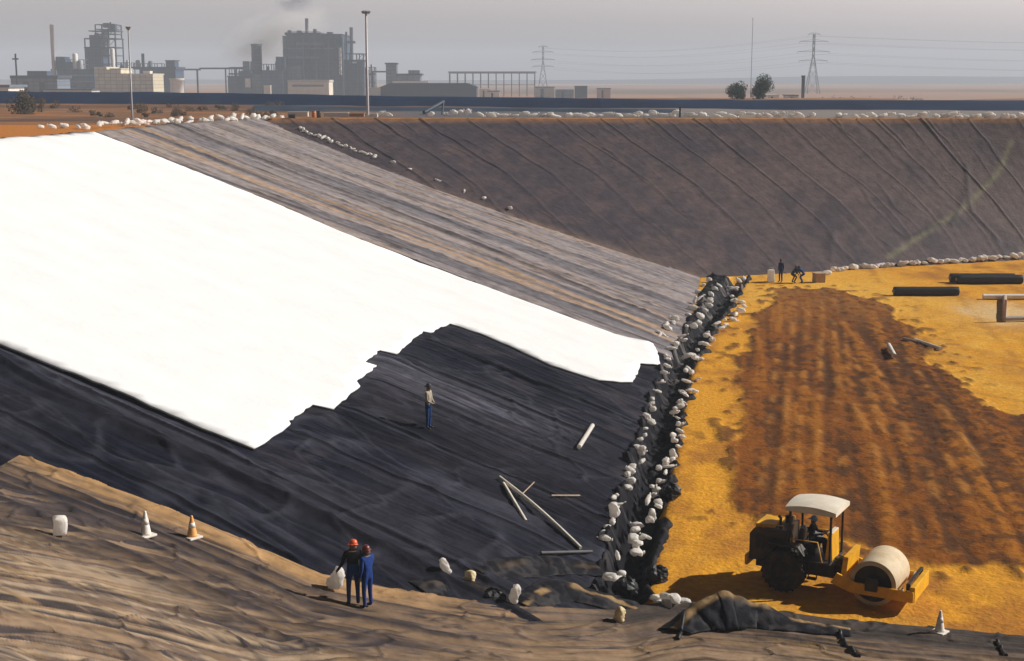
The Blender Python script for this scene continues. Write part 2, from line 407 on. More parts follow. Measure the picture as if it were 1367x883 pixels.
# -- left slope, two sheets meeting under the white sheet
def left_sheet(name, Y0, Y1, ny, nx, fn, m, label):
    # rows run downslope along skewed lines; Y0(t), Y1(t) give the ends in Y at downslope fraction t (0 rim .. 1 toe)
    t = np.linspace(-.02, 1.02, nx)[None]; s = np.linspace(0, 1, ny)[:, None]
    y = Y0(t)+(Y1(t)-Y0(t))*s
    xr = (RIM-LA-LC*y)/LB; xt = toe_x(y); x = xr+(xt-xr)*t
    z = np.minimum(left(x, y), RIM+.02)
    dz, c = fn(x, y, t); dz = dz*under_white(x, y)
    # dip into the drain at the toe
    tag(link(name, grid_mesh(name, x, y, z+dz*(1-.7*sstep(.93, 1.0, t))-trench(x, y), c), m), label, 'pit liner')
wl = [tuple(hit(a, b)[:2]) for a, b in ((125, 178), (883, 463))]
kx = (wl[1][1]-wl[0][1])/(wl[1][0]-wl[0][0])     # downslope skew of the seams: dY per dX
def skew(x, y): return y-kx*(x-wl[0][0])
S0 = wl[0][1]
def yfar(t):
    z = RIM*(1-t); lo = np.full_like(t, 60.); hi = np.full_like(t, 150.)
    for _ in range(40):
        m = (lo+hi)/2; x = (z-LA-LC*m)/LB; g = far(x, m) < z; lo = np.where(g, m, lo); hi = np.where(g, hi, m)
    return lo
def split(t):   # the two sheets meet along a seam 4 m under the white sheet's upper edge
    lo = np.full_like(t, 20.); hi = np.full_like(t, 150.)
    for _ in range(40):
        m = (lo+hi)/2; x = (RIM*(1-t)-LA-LC*m)/LB; g = skew(x, m) < S0-2.0; lo = np.where(g, m, lo); hi = np.where(g, hi, m)
    return lo
def dusty_fn(x, y, t):
    q = skew(x, y); up = q-S0
    q = q+.35*fbm(x/6, y/6, 80, 3)
    streak = fbm(q*.55, x*.03, 81, 4); fine = fbm(q*2.6, x*.12, 82, 4); bl = fbm(x*.5, y*.5, 83, 4)
    c = mixc(np.broadcast_to(np.array((.27, .235, .235)), x.shape+(3,)), (.145, .135, .15), sstep(-.3, .35, streak+.4*fine))
    c = mixc(c, (.38, .25, .15), .5*sstep(.15, .55, fine*.8-.5*streak+.25*bl)); rA = ridge(fbm(q*.8, x*.05, 195, 3), .05); rB = ridge(fbm(q*2.4, x*.14, 196, 2), .08); rC = ridge(fbm((q+.5*x)*.35, (x-.6*q)*.25, 197, 3), .03)
    c = mixc(c, (.07, .06, .068), np.clip(.7*rA*sstep(-.5, .2, bl)+.45*rB*sstep(-.2, .4, bl)+.4*rC, 0, .9))
    c = mixc(c, (.30, .245, .21), .5*sstep(.5, .0, t)*sstep(-.4, .2, bl))
    dz = .05*fine+.05*streak+.05+.07*rA+.03*rB+.05*rC
    for k, (o, w, st) in enumerate(((3.6, .18, .5), (7.4, .25, .7), (11.5, .2, .65), (16.2, .42, 1.0), (19.5, .2, .45), (24, .2, .5), (28, .2, .4))):
        d = np.abs(q-S0-o*(.55+.45*(1-t))-.3*np.sin(x/5+k)); g = np.exp(-(d/w)**2)
        c = mixc(c, (.05, .043, .05), .85*st*g*sstep(-.9, .1, bl+.3)); dz = dz+.16*st*g
    for k, (o, w) in enumerate(((4.6, .4), (9.0, .5), (6.2, .3))):
        d = np.abs(q-S0-o*(.55+.45*(1-t))-.3*np.sin(x/5+k)); c = mixc(c, (.46, .27, .12), .6*np.exp(-(d/w)**2)*sstep(-.2, .3, fine+.2))
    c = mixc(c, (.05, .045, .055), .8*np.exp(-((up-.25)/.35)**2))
    return dz, c
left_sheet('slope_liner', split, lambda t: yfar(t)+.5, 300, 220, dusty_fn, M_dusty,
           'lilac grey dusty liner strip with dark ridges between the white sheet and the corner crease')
SH = [hit(a, b) for a, b in ((520, 490), (640, 540), (700, 560))]
shp = [tuple(p[:2]) for p in SH]
def black_fn(x, y, t):
    q = skew(x, y)+.5*fbm(x/5, y/5, 90, 3)
    w1 = fbm(q*.8, x*.06, 91, 4); w2 = fbm(q*2.2, x*.22, 92, 4); bl = fbm(x*.4, y*.4, 93, 4); w3 = fbm(q*5.5, x*.4, 94, 2)+.25*fbm(x*1.8+q, y*2.6, 95, 2)
    c = mixc(np.broadcast_to(black, x.shape+(3,)), (.024, .025, .036), sstep(-.2, .5, w1*.5+.3*w2+.5*w3))
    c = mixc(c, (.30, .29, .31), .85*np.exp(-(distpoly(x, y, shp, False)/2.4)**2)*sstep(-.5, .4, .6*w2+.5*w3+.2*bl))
    c = mixc(c, (.13, .10, .085), .35*sstep(.15, .5, bl+.3*w2)*sstep(.55, .9, t))
    qb, qf = float(skew(*hit(200, 557)[:2])), float(skew(*hit(120, 545)[:2]))
    band = np.exp(-((q-qb)/1.0)**2)*sstep(.85, .6, t); c = mixc(c, (.16, .155, .17), .6*band*sstep(-.3, .3, w2+.1))
    fold = np.exp(-((q-qf)/.45)**2)
    cA = ridge(fbm(q*.75, x*.09, 190, 2), .07); cB = ridge(fbm((q-.9*x)*.22+.4, (x+.5*q)*.16, 191, 2), .045); cC = ridge(fbm(q*1.9, x*.22, 192, 2), .11)
    cD = ridge(fbm((q+.6*x)*.30, (x-.5*q)*.22, 193, 2), .04)
    c = mixc(c, (.085, .084, .096), .62*np.clip(cA*sstep(-.4, .3, bl)+.6*cC*sstep(0, .4, bl)+.7*cB+.7*cD, 0, 1))
    patch = sstep(-.1, .5, fbm((q*.25), x*.10, 194, 3)); c = mixc(c, (.05, .046, .05), .5*patch)
    pn_ = ((q+.3)/5.2) % 1; sd = np.minimum(pn_, 1-pn_)*5.2; ov = np.exp(-(sd/.14)**2)
    pid = np.floor((q+.3)/5.2+.5); c = c*(1+.35*vn(pid*1.37, pid*.0+.5, 198))[..., None]; c = mixc(c, (.085, .085, .10), .6*np.exp(-((sd-.25)/.13)**2)*sstep(-.5, .3, w2)); c = mixc(c, (.006, .006, .009), .85*ov)
    dz = .05*w1+.03*w2+.02*w3+.05+.25*fold+.07*ov+.06*cA+.05*cB+.05*cD+.03*cC
    c = mixc(c, (.012, .012, .016), .7*fold)
    return dz, c*np.array((.57, .59, .70))
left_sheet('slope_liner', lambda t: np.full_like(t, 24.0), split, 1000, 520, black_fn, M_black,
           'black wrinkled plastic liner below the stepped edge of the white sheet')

# -- near bank
xs = np.concatenate([np.linspace(-50, -17, 60)[:-1], np.linspace(-17, 22, 640)[:-1], np.linspace(22, 60, 60)])
tv = np.concatenate([np.linspace(-1, 14.5, 300)[:-1], np.linspace(14.5, 52, 30)])
Xn, Tn = np.meshgrid(xs, tv); Yn = yc(Xn)-Tn*np.ones_like(Xn)
b_ = np.clip(left(Xn, yc(Xn)), 0, 11.0); Zn = np.minimum(b_+.13*np.maximum(Tn, 0)+.40*np.clip(Tn-14, 0, 99), 14.3)
Zn = Zn+np.where(Tn < 0, .35*Tn, 0)
# wrinkles: long ones that run along the bank, tilted on the left
sl = sstep(-2, -12, Xn); wob = .35*fbm(Xn/5, Tn/3, 100, 3); q1 = Tn+.06*(Xn+4)*sl+wob; q2 = Tn+.80*np.minimum(Xn+3, 0)+wob; bw = sstep(2.2, 5.5, Tn-.15*np.minimum(Xn, 0)-1)*sstep(0, -5, Xn)
def lay2(f, g, sd, o): return fbm(q1*f, Xn*g, sd, o)*(1-bw)+fbm(q2*f*.85, Xn*g*.6, sd+5, o)*bw
w1 = .6*lay2(1.3, .16, 101, 3)+.55*lay2(3.4, .3, 125, 2); w2 = lay2(4.2, .36, 142, 1); w3 = fbm(Xn*1.1, Tn*6, 160, 3); bl = fbm(Xn*.35, Tn*.4, 103, 4)
w1 = w1*.95+.2*w3; w2 = w2*.95+.4*w3
w4 = fbm(Xn*2.6, Tn*3.6, 170, 4); lr = sstep(1.5, 5.5, Tn)*sstep(4, -6, Xn)
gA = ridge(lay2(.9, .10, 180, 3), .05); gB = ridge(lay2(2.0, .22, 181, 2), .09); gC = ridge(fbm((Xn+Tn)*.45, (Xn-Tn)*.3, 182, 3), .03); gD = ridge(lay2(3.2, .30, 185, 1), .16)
upl = sstep(.9, 2.2, Tn)*sstep(7.5, 4.0, Tn)*sstep(-3, -9, Xn)        # greyer, barer sheet behind the cones
cn = mixc(np.broadcast_to(np.array((.185, .122, .078)), Xn.shape+(3,)), (.27, .17, .085), sstep(-.3, .5, bl*.5+w2*.4+.3*w4))
cn = mixc(cn, (.125, .095, .085), .8*sstep(-.1, .4, w1*.6+.3*w3+.25*w4+.1*lr)); cn = cn*(1-.38*sstep(2, -9, Xn)*sstep(.8, 2.4, Tn)*sstep(9.5, 6, Tn))[..., None]; cn = mixc(cn, (.060, .048, .050), .9*upl*sstep(-.6, .15, bl+.4*w4+.2*w2)); cn = mixc(cn, (.44, .33, .22), .6*sstep(.05, .4, w2+.3*w3)*sstep(5.5, 8.5, Tn)*sstep(6, -2, Xn))
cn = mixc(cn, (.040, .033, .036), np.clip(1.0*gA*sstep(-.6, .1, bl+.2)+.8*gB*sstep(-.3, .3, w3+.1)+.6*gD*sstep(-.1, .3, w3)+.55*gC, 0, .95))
cn = mixc(cn, (.40, .27, .16), .45*sstep(.2, .5, -w2+.25*w3)*sstep(2.0, 5.0, Tn))
cn = mixc(cn, (.40, .235, .10), .8*sstep(1.5, .2, Tn+.9*bl+.4*w3)*sstep(1, -5, Xn)*sstep(-.6, .1, w2+.3*w4+.2))
tr = sstep(1.2, 4, Xn)*sstep(2.2, 1.2, Tn-.03*Xn+.25*w2); cn = mixc(cn, (.045, .038, .036), .85*tr)
dz = .012*w4+.02*w1+.012*w2+.02*bl+.02-.05*gA+.05*gC+.12*np.exp(-((Tn-.2)/.5)**2)
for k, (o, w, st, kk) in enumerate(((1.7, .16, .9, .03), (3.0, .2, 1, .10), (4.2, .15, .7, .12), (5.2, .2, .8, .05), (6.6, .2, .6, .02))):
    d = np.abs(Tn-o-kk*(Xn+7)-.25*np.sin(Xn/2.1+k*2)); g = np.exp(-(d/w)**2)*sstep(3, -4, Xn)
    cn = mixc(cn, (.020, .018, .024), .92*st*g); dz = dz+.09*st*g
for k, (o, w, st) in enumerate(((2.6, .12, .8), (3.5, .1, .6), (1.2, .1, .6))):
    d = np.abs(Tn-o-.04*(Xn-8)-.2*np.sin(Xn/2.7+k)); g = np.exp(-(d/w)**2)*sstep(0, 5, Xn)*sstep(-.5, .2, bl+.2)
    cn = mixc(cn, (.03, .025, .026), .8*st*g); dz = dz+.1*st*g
dz = np.where(Tn > -.3, dz, 0)
tag(link('slope_liner', grid_mesh('slope_liner', Xn, Yn, Zn+dz, cn), M_near),
    'tan dust covered liner with dark wrinkles on the near bank under the two workers', 'pit liner')

# -- white sheet
pts = []; n = len(WP)
for i in range(n):
    a, b = Vector(WP[i]), Vector(WP[(i+1) % n]); m = max(1, int((b-a).length/.4))
    for k in range(m):
        q = a+(b-a)*k/m; j = .05 if k else 0
        pts.append(q+Vector((random.uniform(-j, j), random.uniform(-j, j))))
nb = len(pts); x0, x1 = min(p.x for p in pts), max(p.x for p in pts); y0, y1 = min(p.y for p in pts), max(p.y for p in pts)
gx, gy = np.meshgrid(np.arange(x0, x1, .62), np.arange(y0, y1, .62)); gx = gx+.31*(np.arange(gx.shape[0]) % 2)[:, None]
ok = inpoly(gx, gy, [tuple(p) for p in pts]) & (distpoly(gx, gy, [tuple(p) for p in pts]) > .3)
allp = pts+[Vector(p) for p in zip(gx[ok], gy[ok])]
r = delaunay_2d_cdt(allp, [(i, (i+1) % nb) for i in range(nb)], [list(range(nb))], 1, 1e-5)
vx_ = np.array([v[0] for v in r[0]]); vy_ = np.array([v[1] for v in r[0]])
q = skew(vx_, vy_)
vz = np.minimum(left(vx_, vy_), RIM)+.13+.05*fbm(q*.5, vx_*.06, 111, 3)+.03*fbm(vx_*.8, vy_*.8, 112)
ph = (q/4.8) % 1; vz = vz+.05*np.exp(-(np.minimum(ph, 1-ph)*4.8/.25)**2)
me = bpy.data.meshes.new('white_sheet'); me.from_pydata([tuple(v) for v in zip(vx_, vy_, vz)], [], [list(f) for f in r[2]])
me.polygons.foreach_set('use_smooth', np.ones(len(me.polygons), bool))
bm = bmesh.new(); bm.from_mesh(me); bmesh.ops.recalc_face_normals(bm, faces=bm.faces)
if sum(f.normal.z for f in bm.faces) < 0: bmesh.ops.reverse_faces(bm, faces=bm.faces)
bm.to_mesh(me); bm.free()
o = link('geotextile_sheet', me, mat('white geotextile', (.74, .745, .75), .9, var=.04, scale=.5, bump=.02, bscale=2, spec=.2))
so = o.modifiers.new('thickness', 'SOLIDIFY'); so.thickness = .07; so.offset = -1
tag(o, 'huge bright white geotextile sheet with a stepped edge laid over the left slope', 'geotextile sheet')
SKY_SAT = .20; SKY_TINT = (1.76, 1.56, 1.58, 1); SKY_STR = .13; ZEN = .03; HAZE = .0004; HAZE_COL = (.74, .86, 1.0, 1); EXPO = 0.22; SMOKE = .045
# ------------------------------------------------------------------ drain trench lining
def resample(P, st):
    P = [Vector((*p, 0)) for p in P]; out = []
    for a, b in zip(P, P[1:]):
        n = max(1, int((b-a).length/st))
        for k in range(n): out.append(a+(b-a)*k/n)
    return out+[P[-1]]
TC = resample(TRP, .18); na = len(TC); nw = 30
Xt = np.zeros((na, nw)); Yt = np.zeros((na, nw)); Wt = np.linspace(-1.25, 1.25, nw)
for i, p in enumerate(TC):
    t = (TC[min(i+3, na-1)]-TC[max(i-3, 0)]).normalized(); nrm = Vector((t.y, -t.x, 0))
    if nrm.x < 0: nrm = -nrm
    jl = .8+.5*float(fbm(i*.09, 1.5, 201, 4))+1.1*max(0., 1-i/(na*.35)); jr = .72+.8*float(fbm(i*.10, 7.5, 202, 4))
    for k, wv in enumerate(Wt):
        q = p+nrm*wv*(jl if wv < 0 else jr); Xt[i, k] = q.x; Yt[i, k] = q.y
cr = fbm(Xt*1.3, Yt*1.1, 203, 4); cr2 = fbm(Xt*3.5, Yt*3.0, 204, 3)
Zt = np.maximum(H(Xt, Yt), 0)-trench(Xt, Yt)+.05+.30*np.abs(cr)**.8*sstep(-.3, .3, cr2+.1)+.10*np.abs(cr2)+.16*np.exp(-((np.abs(Wt)[None]-1.0)/.2)**2)*(.5+cr)
ed = np.abs(np.linspace(-1, 1, nw))[None]+0*Xt; Zt = Zt-.22*sstep(.85, 1, ed)
ct = mixc(np.broadcast_to(np.array((.007, .007, .010)), Xt.shape+(3,)), (.04, .037, .04), sstep(.2, .5, cr2))
ct = mixc(ct, (.22, .19, .18), .6*sstep(.25, .5, cr)*sstep(60, 90, Yt))
tag(link('drain_liner', grid_mesh('drain_liner', Xt, Yt, Zt, ct), M_black), 'crumpled black plastic lining the drain trench along the foot of the left slope', 'trench liner')

# ------------------------------------------------------------------ sandbags
M_bag = mat('white woven plastic', (.93, .90, .86), .8, var=.06, scale=7, bump=.01, bscale=30, spec=.2, dirt=(.5, .36, .22, .25), rnd=.10)
def translucent(m, f):   # thin woven cloth lets some sun through
    nt = m.node_tree; b = nt.nodes['Principled BSDF']; t = nt.nodes.new('ShaderNodeBsdfTranslucent'); x = nt.nodes.new('ShaderNodeMixShader'); x.inputs[0].default_value = f
    nt.links.new(b.inputs['Base Color'].links[0].from_socket, t.inputs['Color']); nt.links.new(b.outputs[0], x.inputs[1]); nt.links.new(t.outputs[0], x.inputs[2]); nt.links.new(x.outputs[0], nt.nodes['Material Output'].inputs['Surface'])
translucent(M_bag, .42)
def bag_mesh(seed, L=.56, Wd=.36, Hh=.24, up=False, tie=True, sq=1.0):
    n, m = 18, 12; vs = []; fs = []
    for i in range(m+1):
        u = -1+2*i/m
        r = (1-abs(u)**(3.2/sq**2))**.5 if abs(u) < 1 else 0
        r = max(r, .10)
        for k in range(n):
            a = 2*math.pi*k/n; c, s_ = math.cos(a), math.sin(a)
            c = math.copysign(abs(c)**(.75*sq), c); s_ = math.copysign(abs(s_)**(.8*sq), s_)
            x = u*L/2; y = c*r*Wd/2; z = s_*r*Hh/2
            nz = (.26 if sq >= .8 else .1)*float(fbm(u*1.6+seed*3.1+c, s_*1.4+seed, 300+seed, 3))-(.42*abs(float(vn(u*2.6+s_*1.7+seed*5.3, c*2.2+seed, 320+seed))) if sq >= .8 else 0)
            y *= 1+nz; z *= 1+nz; z -= .12*Hh*u*u*(1 if seed % 2 else -.3)
            vs.append(Vector((x, y, z)))
    for i in range(m):
        for k in range(n): fs.append((i*n+k, i*n+(k+1) % n, (i+1)*n+(k+1) % n, (i+1)*n+k))
    fs += [tuple(range(n)), tuple(reversed(range(m*n, m*n+n)))]
    if tie:   # gathered neck
        b0 = len(vs)
        for j, (x, r) in enumerate(((L*.47, .035), (L*.52, .03), (L*.60, .085), (L*.63, .06))):
            for k in range(8):
                a = 2*math.pi*k/8; rr = r*(1+.3*((k*5+seed) % 3-1)*(j > 1)); vs.append(Vector((x, math.cos(a)*rr, math.sin(a)*rr*.7)))
        for j in range(3):
            for k in range(8): fs.append((b0+j*8+k, b0+j*8+(k+1) % 8, b0+(j+1)*8+(k+1) % 8, b0+(j+1)*8+k))
        fs.append(tuple(reversed(range(b0+24, b0+32))))
    if up: vs = [Vector((v.z*1.0, v.y, v.x+L/2)) for v in vs]
    else:
        zm = min(v.z for v in vs); vs = [Vector((v.x, v.y, v.z-zm-.02)) for v in vs]
    mb = MB(); mb.add(vs, fs, True); return mb.mesh('sandbag')
BAGS = [bag_mesh(s_, .44+.09*(s_ % 4), .30+.06*(s_ % 3), .20+.04*(s_ % 3), sq=.8 if s_ % 3 == 2 else 1) for s_ in range(9)]
for b in BAGS: b.materials.append(M_bag)
UPB = [bag_mesh(10+s_, .60, .42, .34, up=True, tie=False, sq=.8) for s_ in range(2)]
for b in UPB: b.materials.append(M_bag)
rb = random.Random(5)
def bag(p, label, group, up=False, s=1.0, name='sandbag', along=None):
    o = link(name, rb.choice(UPB if up else BAGS), None)
    o.location = p; o.scale = tuple(s*rb.uniform(.6, 1.2) for _ in range(3))
    o.rotation_euler = (rb.uniform(-.45, .45), rb.uniform(-.45, .45), rb.uniform(0, 6.28))
    if along is not None and not up: o.scale = (s*rb.uniform(1.15, 1.7), s*rb.uniform(.9, 1.3), s*rb.uniform(1.1, 1.6)); o.rotation_euler.z = along+rb.uniform(-.35, .35)+(math.pi if rb.random() < .5 else 0)
    return tag(o, label, 'sandbag', group)
def poly_px(P, n):
    P = [Vector(p) for p in P]; L = [0]
    for a, b in zip(P, P[1:]): L.append(L[-1]+(b-a).length)
    out = []
    for k in range(n):
        d = L[-1]*(k+.5)/n
        i = max(j for j in range(len(P)-1) if L[j] <= d); t = (d-L[i])/(L[i+1]-L[i]); out.append(P[i]+(P[i+1]-P[i])*t)
    return out
def row(P, n, jx, jy, label, group, stack=0.0, up=0.0, s=1.0, skip=(), z=None, along=None):
    for q in poly_px(P, n):
        px, py = q.x+rb.uniform(-jx, jx), q.y+rb.uniform(-jy, jy)
        if any(a < px < b for a, b in skip): continue
        p = hit(px, py) if z is None else at_z(px, py, z)
        p.z = float(H(p.x, p.y)) if z is None else z
        p.z += .04-(.0 if z is not None else 0)
        if rb.random() < stack: p.z += .2
        bag(p, label, group, rb.random() < up*.25, s*(1+.55*float(sstep(70, 105, p.y)) if along is None else 1), along=along)
row([(946, 372), (937, 390), (933, 402), (927, 420), (917, 445), (905, 462), (890, 480), (885, 505), (879, 525), (869, 545), (863, 570), (861, 592), (850, 625), (844, 638), (825, 670), (816, 688), (817, 702), (804, 722), (803, 738)],
    46, 6, 3, 'white sandbag holding the liner edge on the slope side of the drain trench', 'sandbags along the slope side of the trench', .15, .12, .85)
row([(990, 374), (983, 400), (990, 412), (976, 428), (957, 442), (940, 462), (927, 480), (922, 500), (922, 520), (916, 540), (909, 556), (902, 580), (907, 595), (898, 618), (884, 640), (876, 655), (872, 676), (866, 692), (861, 702), (852, 728), (855, 746)],
    78, 9, 5, 'white sandbag heaped on the floor side of the drain trench beside the orange earth', 'sandbags along the floor side of the trench', .3, .12, .85)
row([(962, 378), (950, 402), (938, 422), (922, 444)], 9, 3, 2, 'white sandbag lying in the middle of the drain trench near its far end', 'sandbags inside the far end of the trench')
row([(905, 428), (890, 440), (876, 452)], 6, 3, 2, 'white sandbag on the grey liner just beyond the tip of the white sheet', 'sandbags beyond the tip of the white sheet')
row([(1098, 368), (1120, 362), (1150, 360), (1187, 357), (1225, 354), (1255, 351), (1305, 349), (1340, 346), (1364, 342)], 30, 3, 1, 'white sandbag at the foot of the far slope along the edge of the orange floor', 'sandbags along the foot of the far slope', .2, .2, 1.1, along=.3)
row([(505, 155.5), (640, 156), (760, 156.5), (900, 156.5), (1100, 157.5), (1367, 158.5)], 74, 5, .5, 'white sandbag in the long row along the rim above the far slope', 'sandbags along the far rim', .3, .04, 1.25, along=0, skip=((525, 570), (1096, 1110), (1325, 1340)))
row([(134, 173), (150, 170), (200, 167), (260, 164.5), (320, 161.5), (376, 159)], 34, 4, .8, 'white sandbag heaped along the rim above the grey liner strip', 'sandbags along the rim of the left slope', .45, .1, 1.1, along=1.2)
row([(48, 172), (95, 171), (122, 173)], 6, 6, .5, 'white sandbag on the orange earth above the white sheet', 'sandbags above the white sheet')
row([(396, 172), (420, 182), (450, 193), (480, 204), (505, 212)], 24, 3, 1, 'small white sandbag in the crease between left and far slopes near the rim', 'sandbags in the upper corner crease', 0, .2, .62)
for px, py in ((524, 218), (548, 227), (585, 242), (620, 256), (646, 266), (680, 280)):
    p = hit(px, py); bag(p, 'lone white sandbag spaced down the crease between left and far slopes', 'spaced sandbags down the corner crease', False, 1.15)
row([(872, 803), (885, 808), (900, 812), (915, 807)], 7, 3, 3, 'white sandbag in the small heap beside the black liner hump', 'sandbags beside the liner hump', .3)
row([(812, 790), (830, 768), (822, 752)], 4, 3, 3, 'white sandbag at the near end of the drain trench', 'sandbags at the near end of the trench', .2)

def snap(p): return Vector((p.x, p.y, gz(p.x, p.y)))
# single bags and cones on the near bank
M_bagy = mat('yellowed woven plastic', (.72, .60, .36), .8, var=.15, scale=6, bump=.01, spec=.2, dirt=(.4, .22, .08, .6))
def single(px, py, label, sx=1, sz=1, tilt=(0, 0, 0), m=None, mesh=None):
    me = (mesh or UPB[0]).copy()
    if m: me.materials.clear(); me.materials.append(m)
    o = link('sandbag', me, None); p = snap(hit(px, py)); o.location = p; o.scale = (sx, sx, sz); o.rotation_euler = tilt
    return tag(o, label, 'sandbag')
single(81, 717, 'upright white sandbag with square shoulders, leftmost on the near bank', .95, .86, (0, .05, .3), mesh=bag_mesh(31, .58, .42, .36, up=True, tie=False, sq=.55), m=M_bag)
single(600, 776, 'slim white sandbag leaning left in the black fold beyond the two workers', .75, .95, (0, -.45, .2))
single(626, 782, 'yellowish slumped sandbag just right of the slim leaning one', .85, .62, (0, .3, 1.0), M_bagy)
single(684, 815, 'white sandbag leaning right at the edge of the near bank, beneath the pale poles', .85, 1.0, (0, .25, .1))
single(826, 832, 'yellow stained sandbag standing where the near bank meets the trench', .8, .85, (0, .1, .5), M_bagy)
M_cone = mat('white cone plastic', (.78, .74, .68), .5, var=.1, scale=6, dirt=(.4, .2, .08, .3)); M_or = mat('orange cone plastic', (.72, .36, .10), .5, var=.1)
def cone(px, py, label, h, m1, m2):
    e = empty('traffic_cone', snap(hit(px, py)), rb.uniform(0, 1), label=label, cat='traffic cone')
    MB().box(-.21, .21, -.21, .21, 0, .06, bev=.015).build('base', m2, e)
    MB().lathe([(.0, .06), (.15, .06), (.135, .1), (.035, h), (.03, h+.015), (0, h+.015)], 18).build('body', m1, e)
    k = .35; r = lambda z: .135-(.1)*(z-.1)/(h-.1)
    MB().lathe([(r(h*.5)+.001, h*.5), (r(h*.5)+.006, h*.5), (r(h*.72)+.006, h*.72), (r(h*.72)+.001, h*.72)], 18).build('band', m2, e)
cone(195, 716, 'white traffic cone with a square base, middle of three on the bank', .68, M_cone, M_cone)
cone(257, 722, 'traffic cone with a faded orange side, closest to the two workers', .62, M_or, M_cone)
cone(1254, 848, 'white traffic cone on the black liner edge in front of the roller drum', .66, M_cone, M_cone)

# ------------------------------------------------------------------ loose poles, pipes and rolls
M_pipe = mat('pale pipe', (.70, .66, .58), .5, var=.15, scale=3, dirt=(.3, .2, .1, .4)); M_wood = mat('weathered timber', (.42, .30, .22), .8, var=.25, scale=6)
M_roll = mat('rolled black liner', (.016, .016, .019), .5, var=.3, scale=4, bump=.01, bscale=8, spec=.3); M_core = mat('cardboard core', (.40, .30, .2), .9)
def lay(a, b, r, name, label, cat, m, sag=0, up=.1, n=10):
    A, B = hit(*a), hit(*b); pts = []
    for k in range(n+1):
        t = k/n; p = A+(B-A)*t; zz = float(H(p.x, p.y)); p.z = max(p.z, zz)+r+up+sag*math.sin(t*3.1)*.1; pts.append(p)
    org = A.copy(); mb = MB(); mb.tube([p-org for p in pts], r, 10)
    o = mb.build(name, m); o.location = org; return tag(o, label, cat)
lay((667, 643), (775, 738), .062, 'pipe', 'long pale pipe lying down the black liner toward the trench', 'pipe', M_pipe, 1)
lay((672, 651), (702, 702), .06, 'pipe', 'short pale pipe crossing under the top end of the long one', 'pipe', M_pipe, 0, .10)
lay((773, 603), (791, 574), .095, 'roll', 'short white roll lying by itself on the black liner beside the trench', 'roll', M_bag)
lay((736, 667), (774, 667), .03, 'plank', 'thin reddish plank lying level on the black liner left of the trench', 'plank', M_wood, 0, .12)
lay((722, 745), (790, 743), .05, 'plank', 'grey weathered board at the bottom of the black liner below the long pipe', 'plank', mat('grey board', (.10, .10, .105), .8, var=.2), 0, .12)
lay((695, 668), (713, 650), .022, 'stick', 'thin dark stick beside the crossing pale pipes', 'stick', M_wood, 0, .15)
lay((1186, 466), (1194, 481), .13, 'pipe', 'short white pipe end lying alone on the brown tilled earth', 'pipe', M_pipe, 0, .12)
lay((1221, 457), (1256, 469), .11, 'log', 'bleached log on the edge between tilled brown earth and yellow floor', 'log', M_pipe, 0, .03)
lay((1206, 455), (1224, 459), .09, 'log', 'darker stub of timber touching the upper end of the bleached log', 'log', M_wood, 0, .03)
def roll(a, b, r, label, group=None, lift=0, off=0):
    A, B = at_z(*a, 0), at_z(*b, 0); A.y += off; B.y += off; d = (B-A); L = d.length
    e = empty('liner_roll', A+Vector((0, 0, r+lift)), math.atan2(d.y, d.x), label=label, cat='liner roll', group=group)
    Mx = Matrix.Rotation(math.pi/2, 4, 'Y'); prof = [(.10, 0), (r*.97, 0), (r, .03)]+[(r*(1+.015*math.sin(k*2.1)), L*k/14) for k in range(1, 14)]+[(r, L-.03), (r*.97, L), (.10, L)]
    MB().lathe(prof, 22, Mx).build('wrap', M_roll, e)
    MB().lathe([(.07, -.12), (.10, -.12), (.10, L+.12), (.07, L+.12)], 14, Mx).build('core', M_core, e)
roll((1193, 395), (1279, 395), .34, 'single black liner roll lying on yellow earth, nearer and left of the pair')
roll((1277, 379), (1364, 379), .36, 'front black liner roll of the pair near the foot of the far slope')
roll((1272, 379), (1358, 379), .36, 'rear black liner roll of the pair, mostly hidden behind the front one', off=.75)
# white pipe frame on a limewashed patch, right edge of the picture
A, B_ = at_z(1312, 400, 0), at_z(1400, 400, 0); Cc, Dd = at_z(1341, 430, 0), at_z(1412, 428, 0); M_wh = mat('white painted pipe', (.80, .78, .74), .5, var=.08, dirt=(.5, .3, .15, .3))
e = empty('rail_frame', Cc, label='low white pipe frame with a short upright post standing on a pale patch', cat='frame')
MB().tube([A-Cc+Vector((0, 0, .2)), B_-Cc+Vector((0, 0, .2))], .2, 10).build('rail', M_wh, e)
MB().tube([Vector((0, 0, .22)), Dd-Cc+Vector((0, 0, .22))], .16, 10).build('rail', mat('grey pipe', (.33, .29, .27), .6), e)
pt = at_z(1341, 400, 0)-Cc
MB().tube([Vector((0, 0, .22)), Vector((pt.x, pt.y, .22))], .15, 10).build('cross_rail', M_wood, e)
MB().tube([Vector((0, 0, .0)), Vector((0, 0, 1.5))], .09, 10).build('post', M_wood, e)
p = hit(1093, 377); e = empty('packing_case', p, .2, label='tan packing case on the floor beside the crouching workers', cat='case')
MB().box(-.42, .42, -.35, .35, 0, .70, bev=.03).build('body', mat('tan board', (.42, .30, .21), .85, var=.15), e); MB().box(-.45, .45, -.38, .38, .702, .76, bev=.02).build('lid', M_wood, e)
p = hit(1029, 376); e = empty('block', p, -.1, label='pale upright block beside the standing worker at the far corner', cat='block')
MB().box(-.3, .3, -.3, .3, 0, .95, bev=.06, taper=.85).build('body', M_bag, e); MB().tube([(-.2, 0, .95), (-.12, 0, 1.1), (.12, 0, 1.1), (.2, 0, .95)], .035, 6).build('strap', M_wood, e)

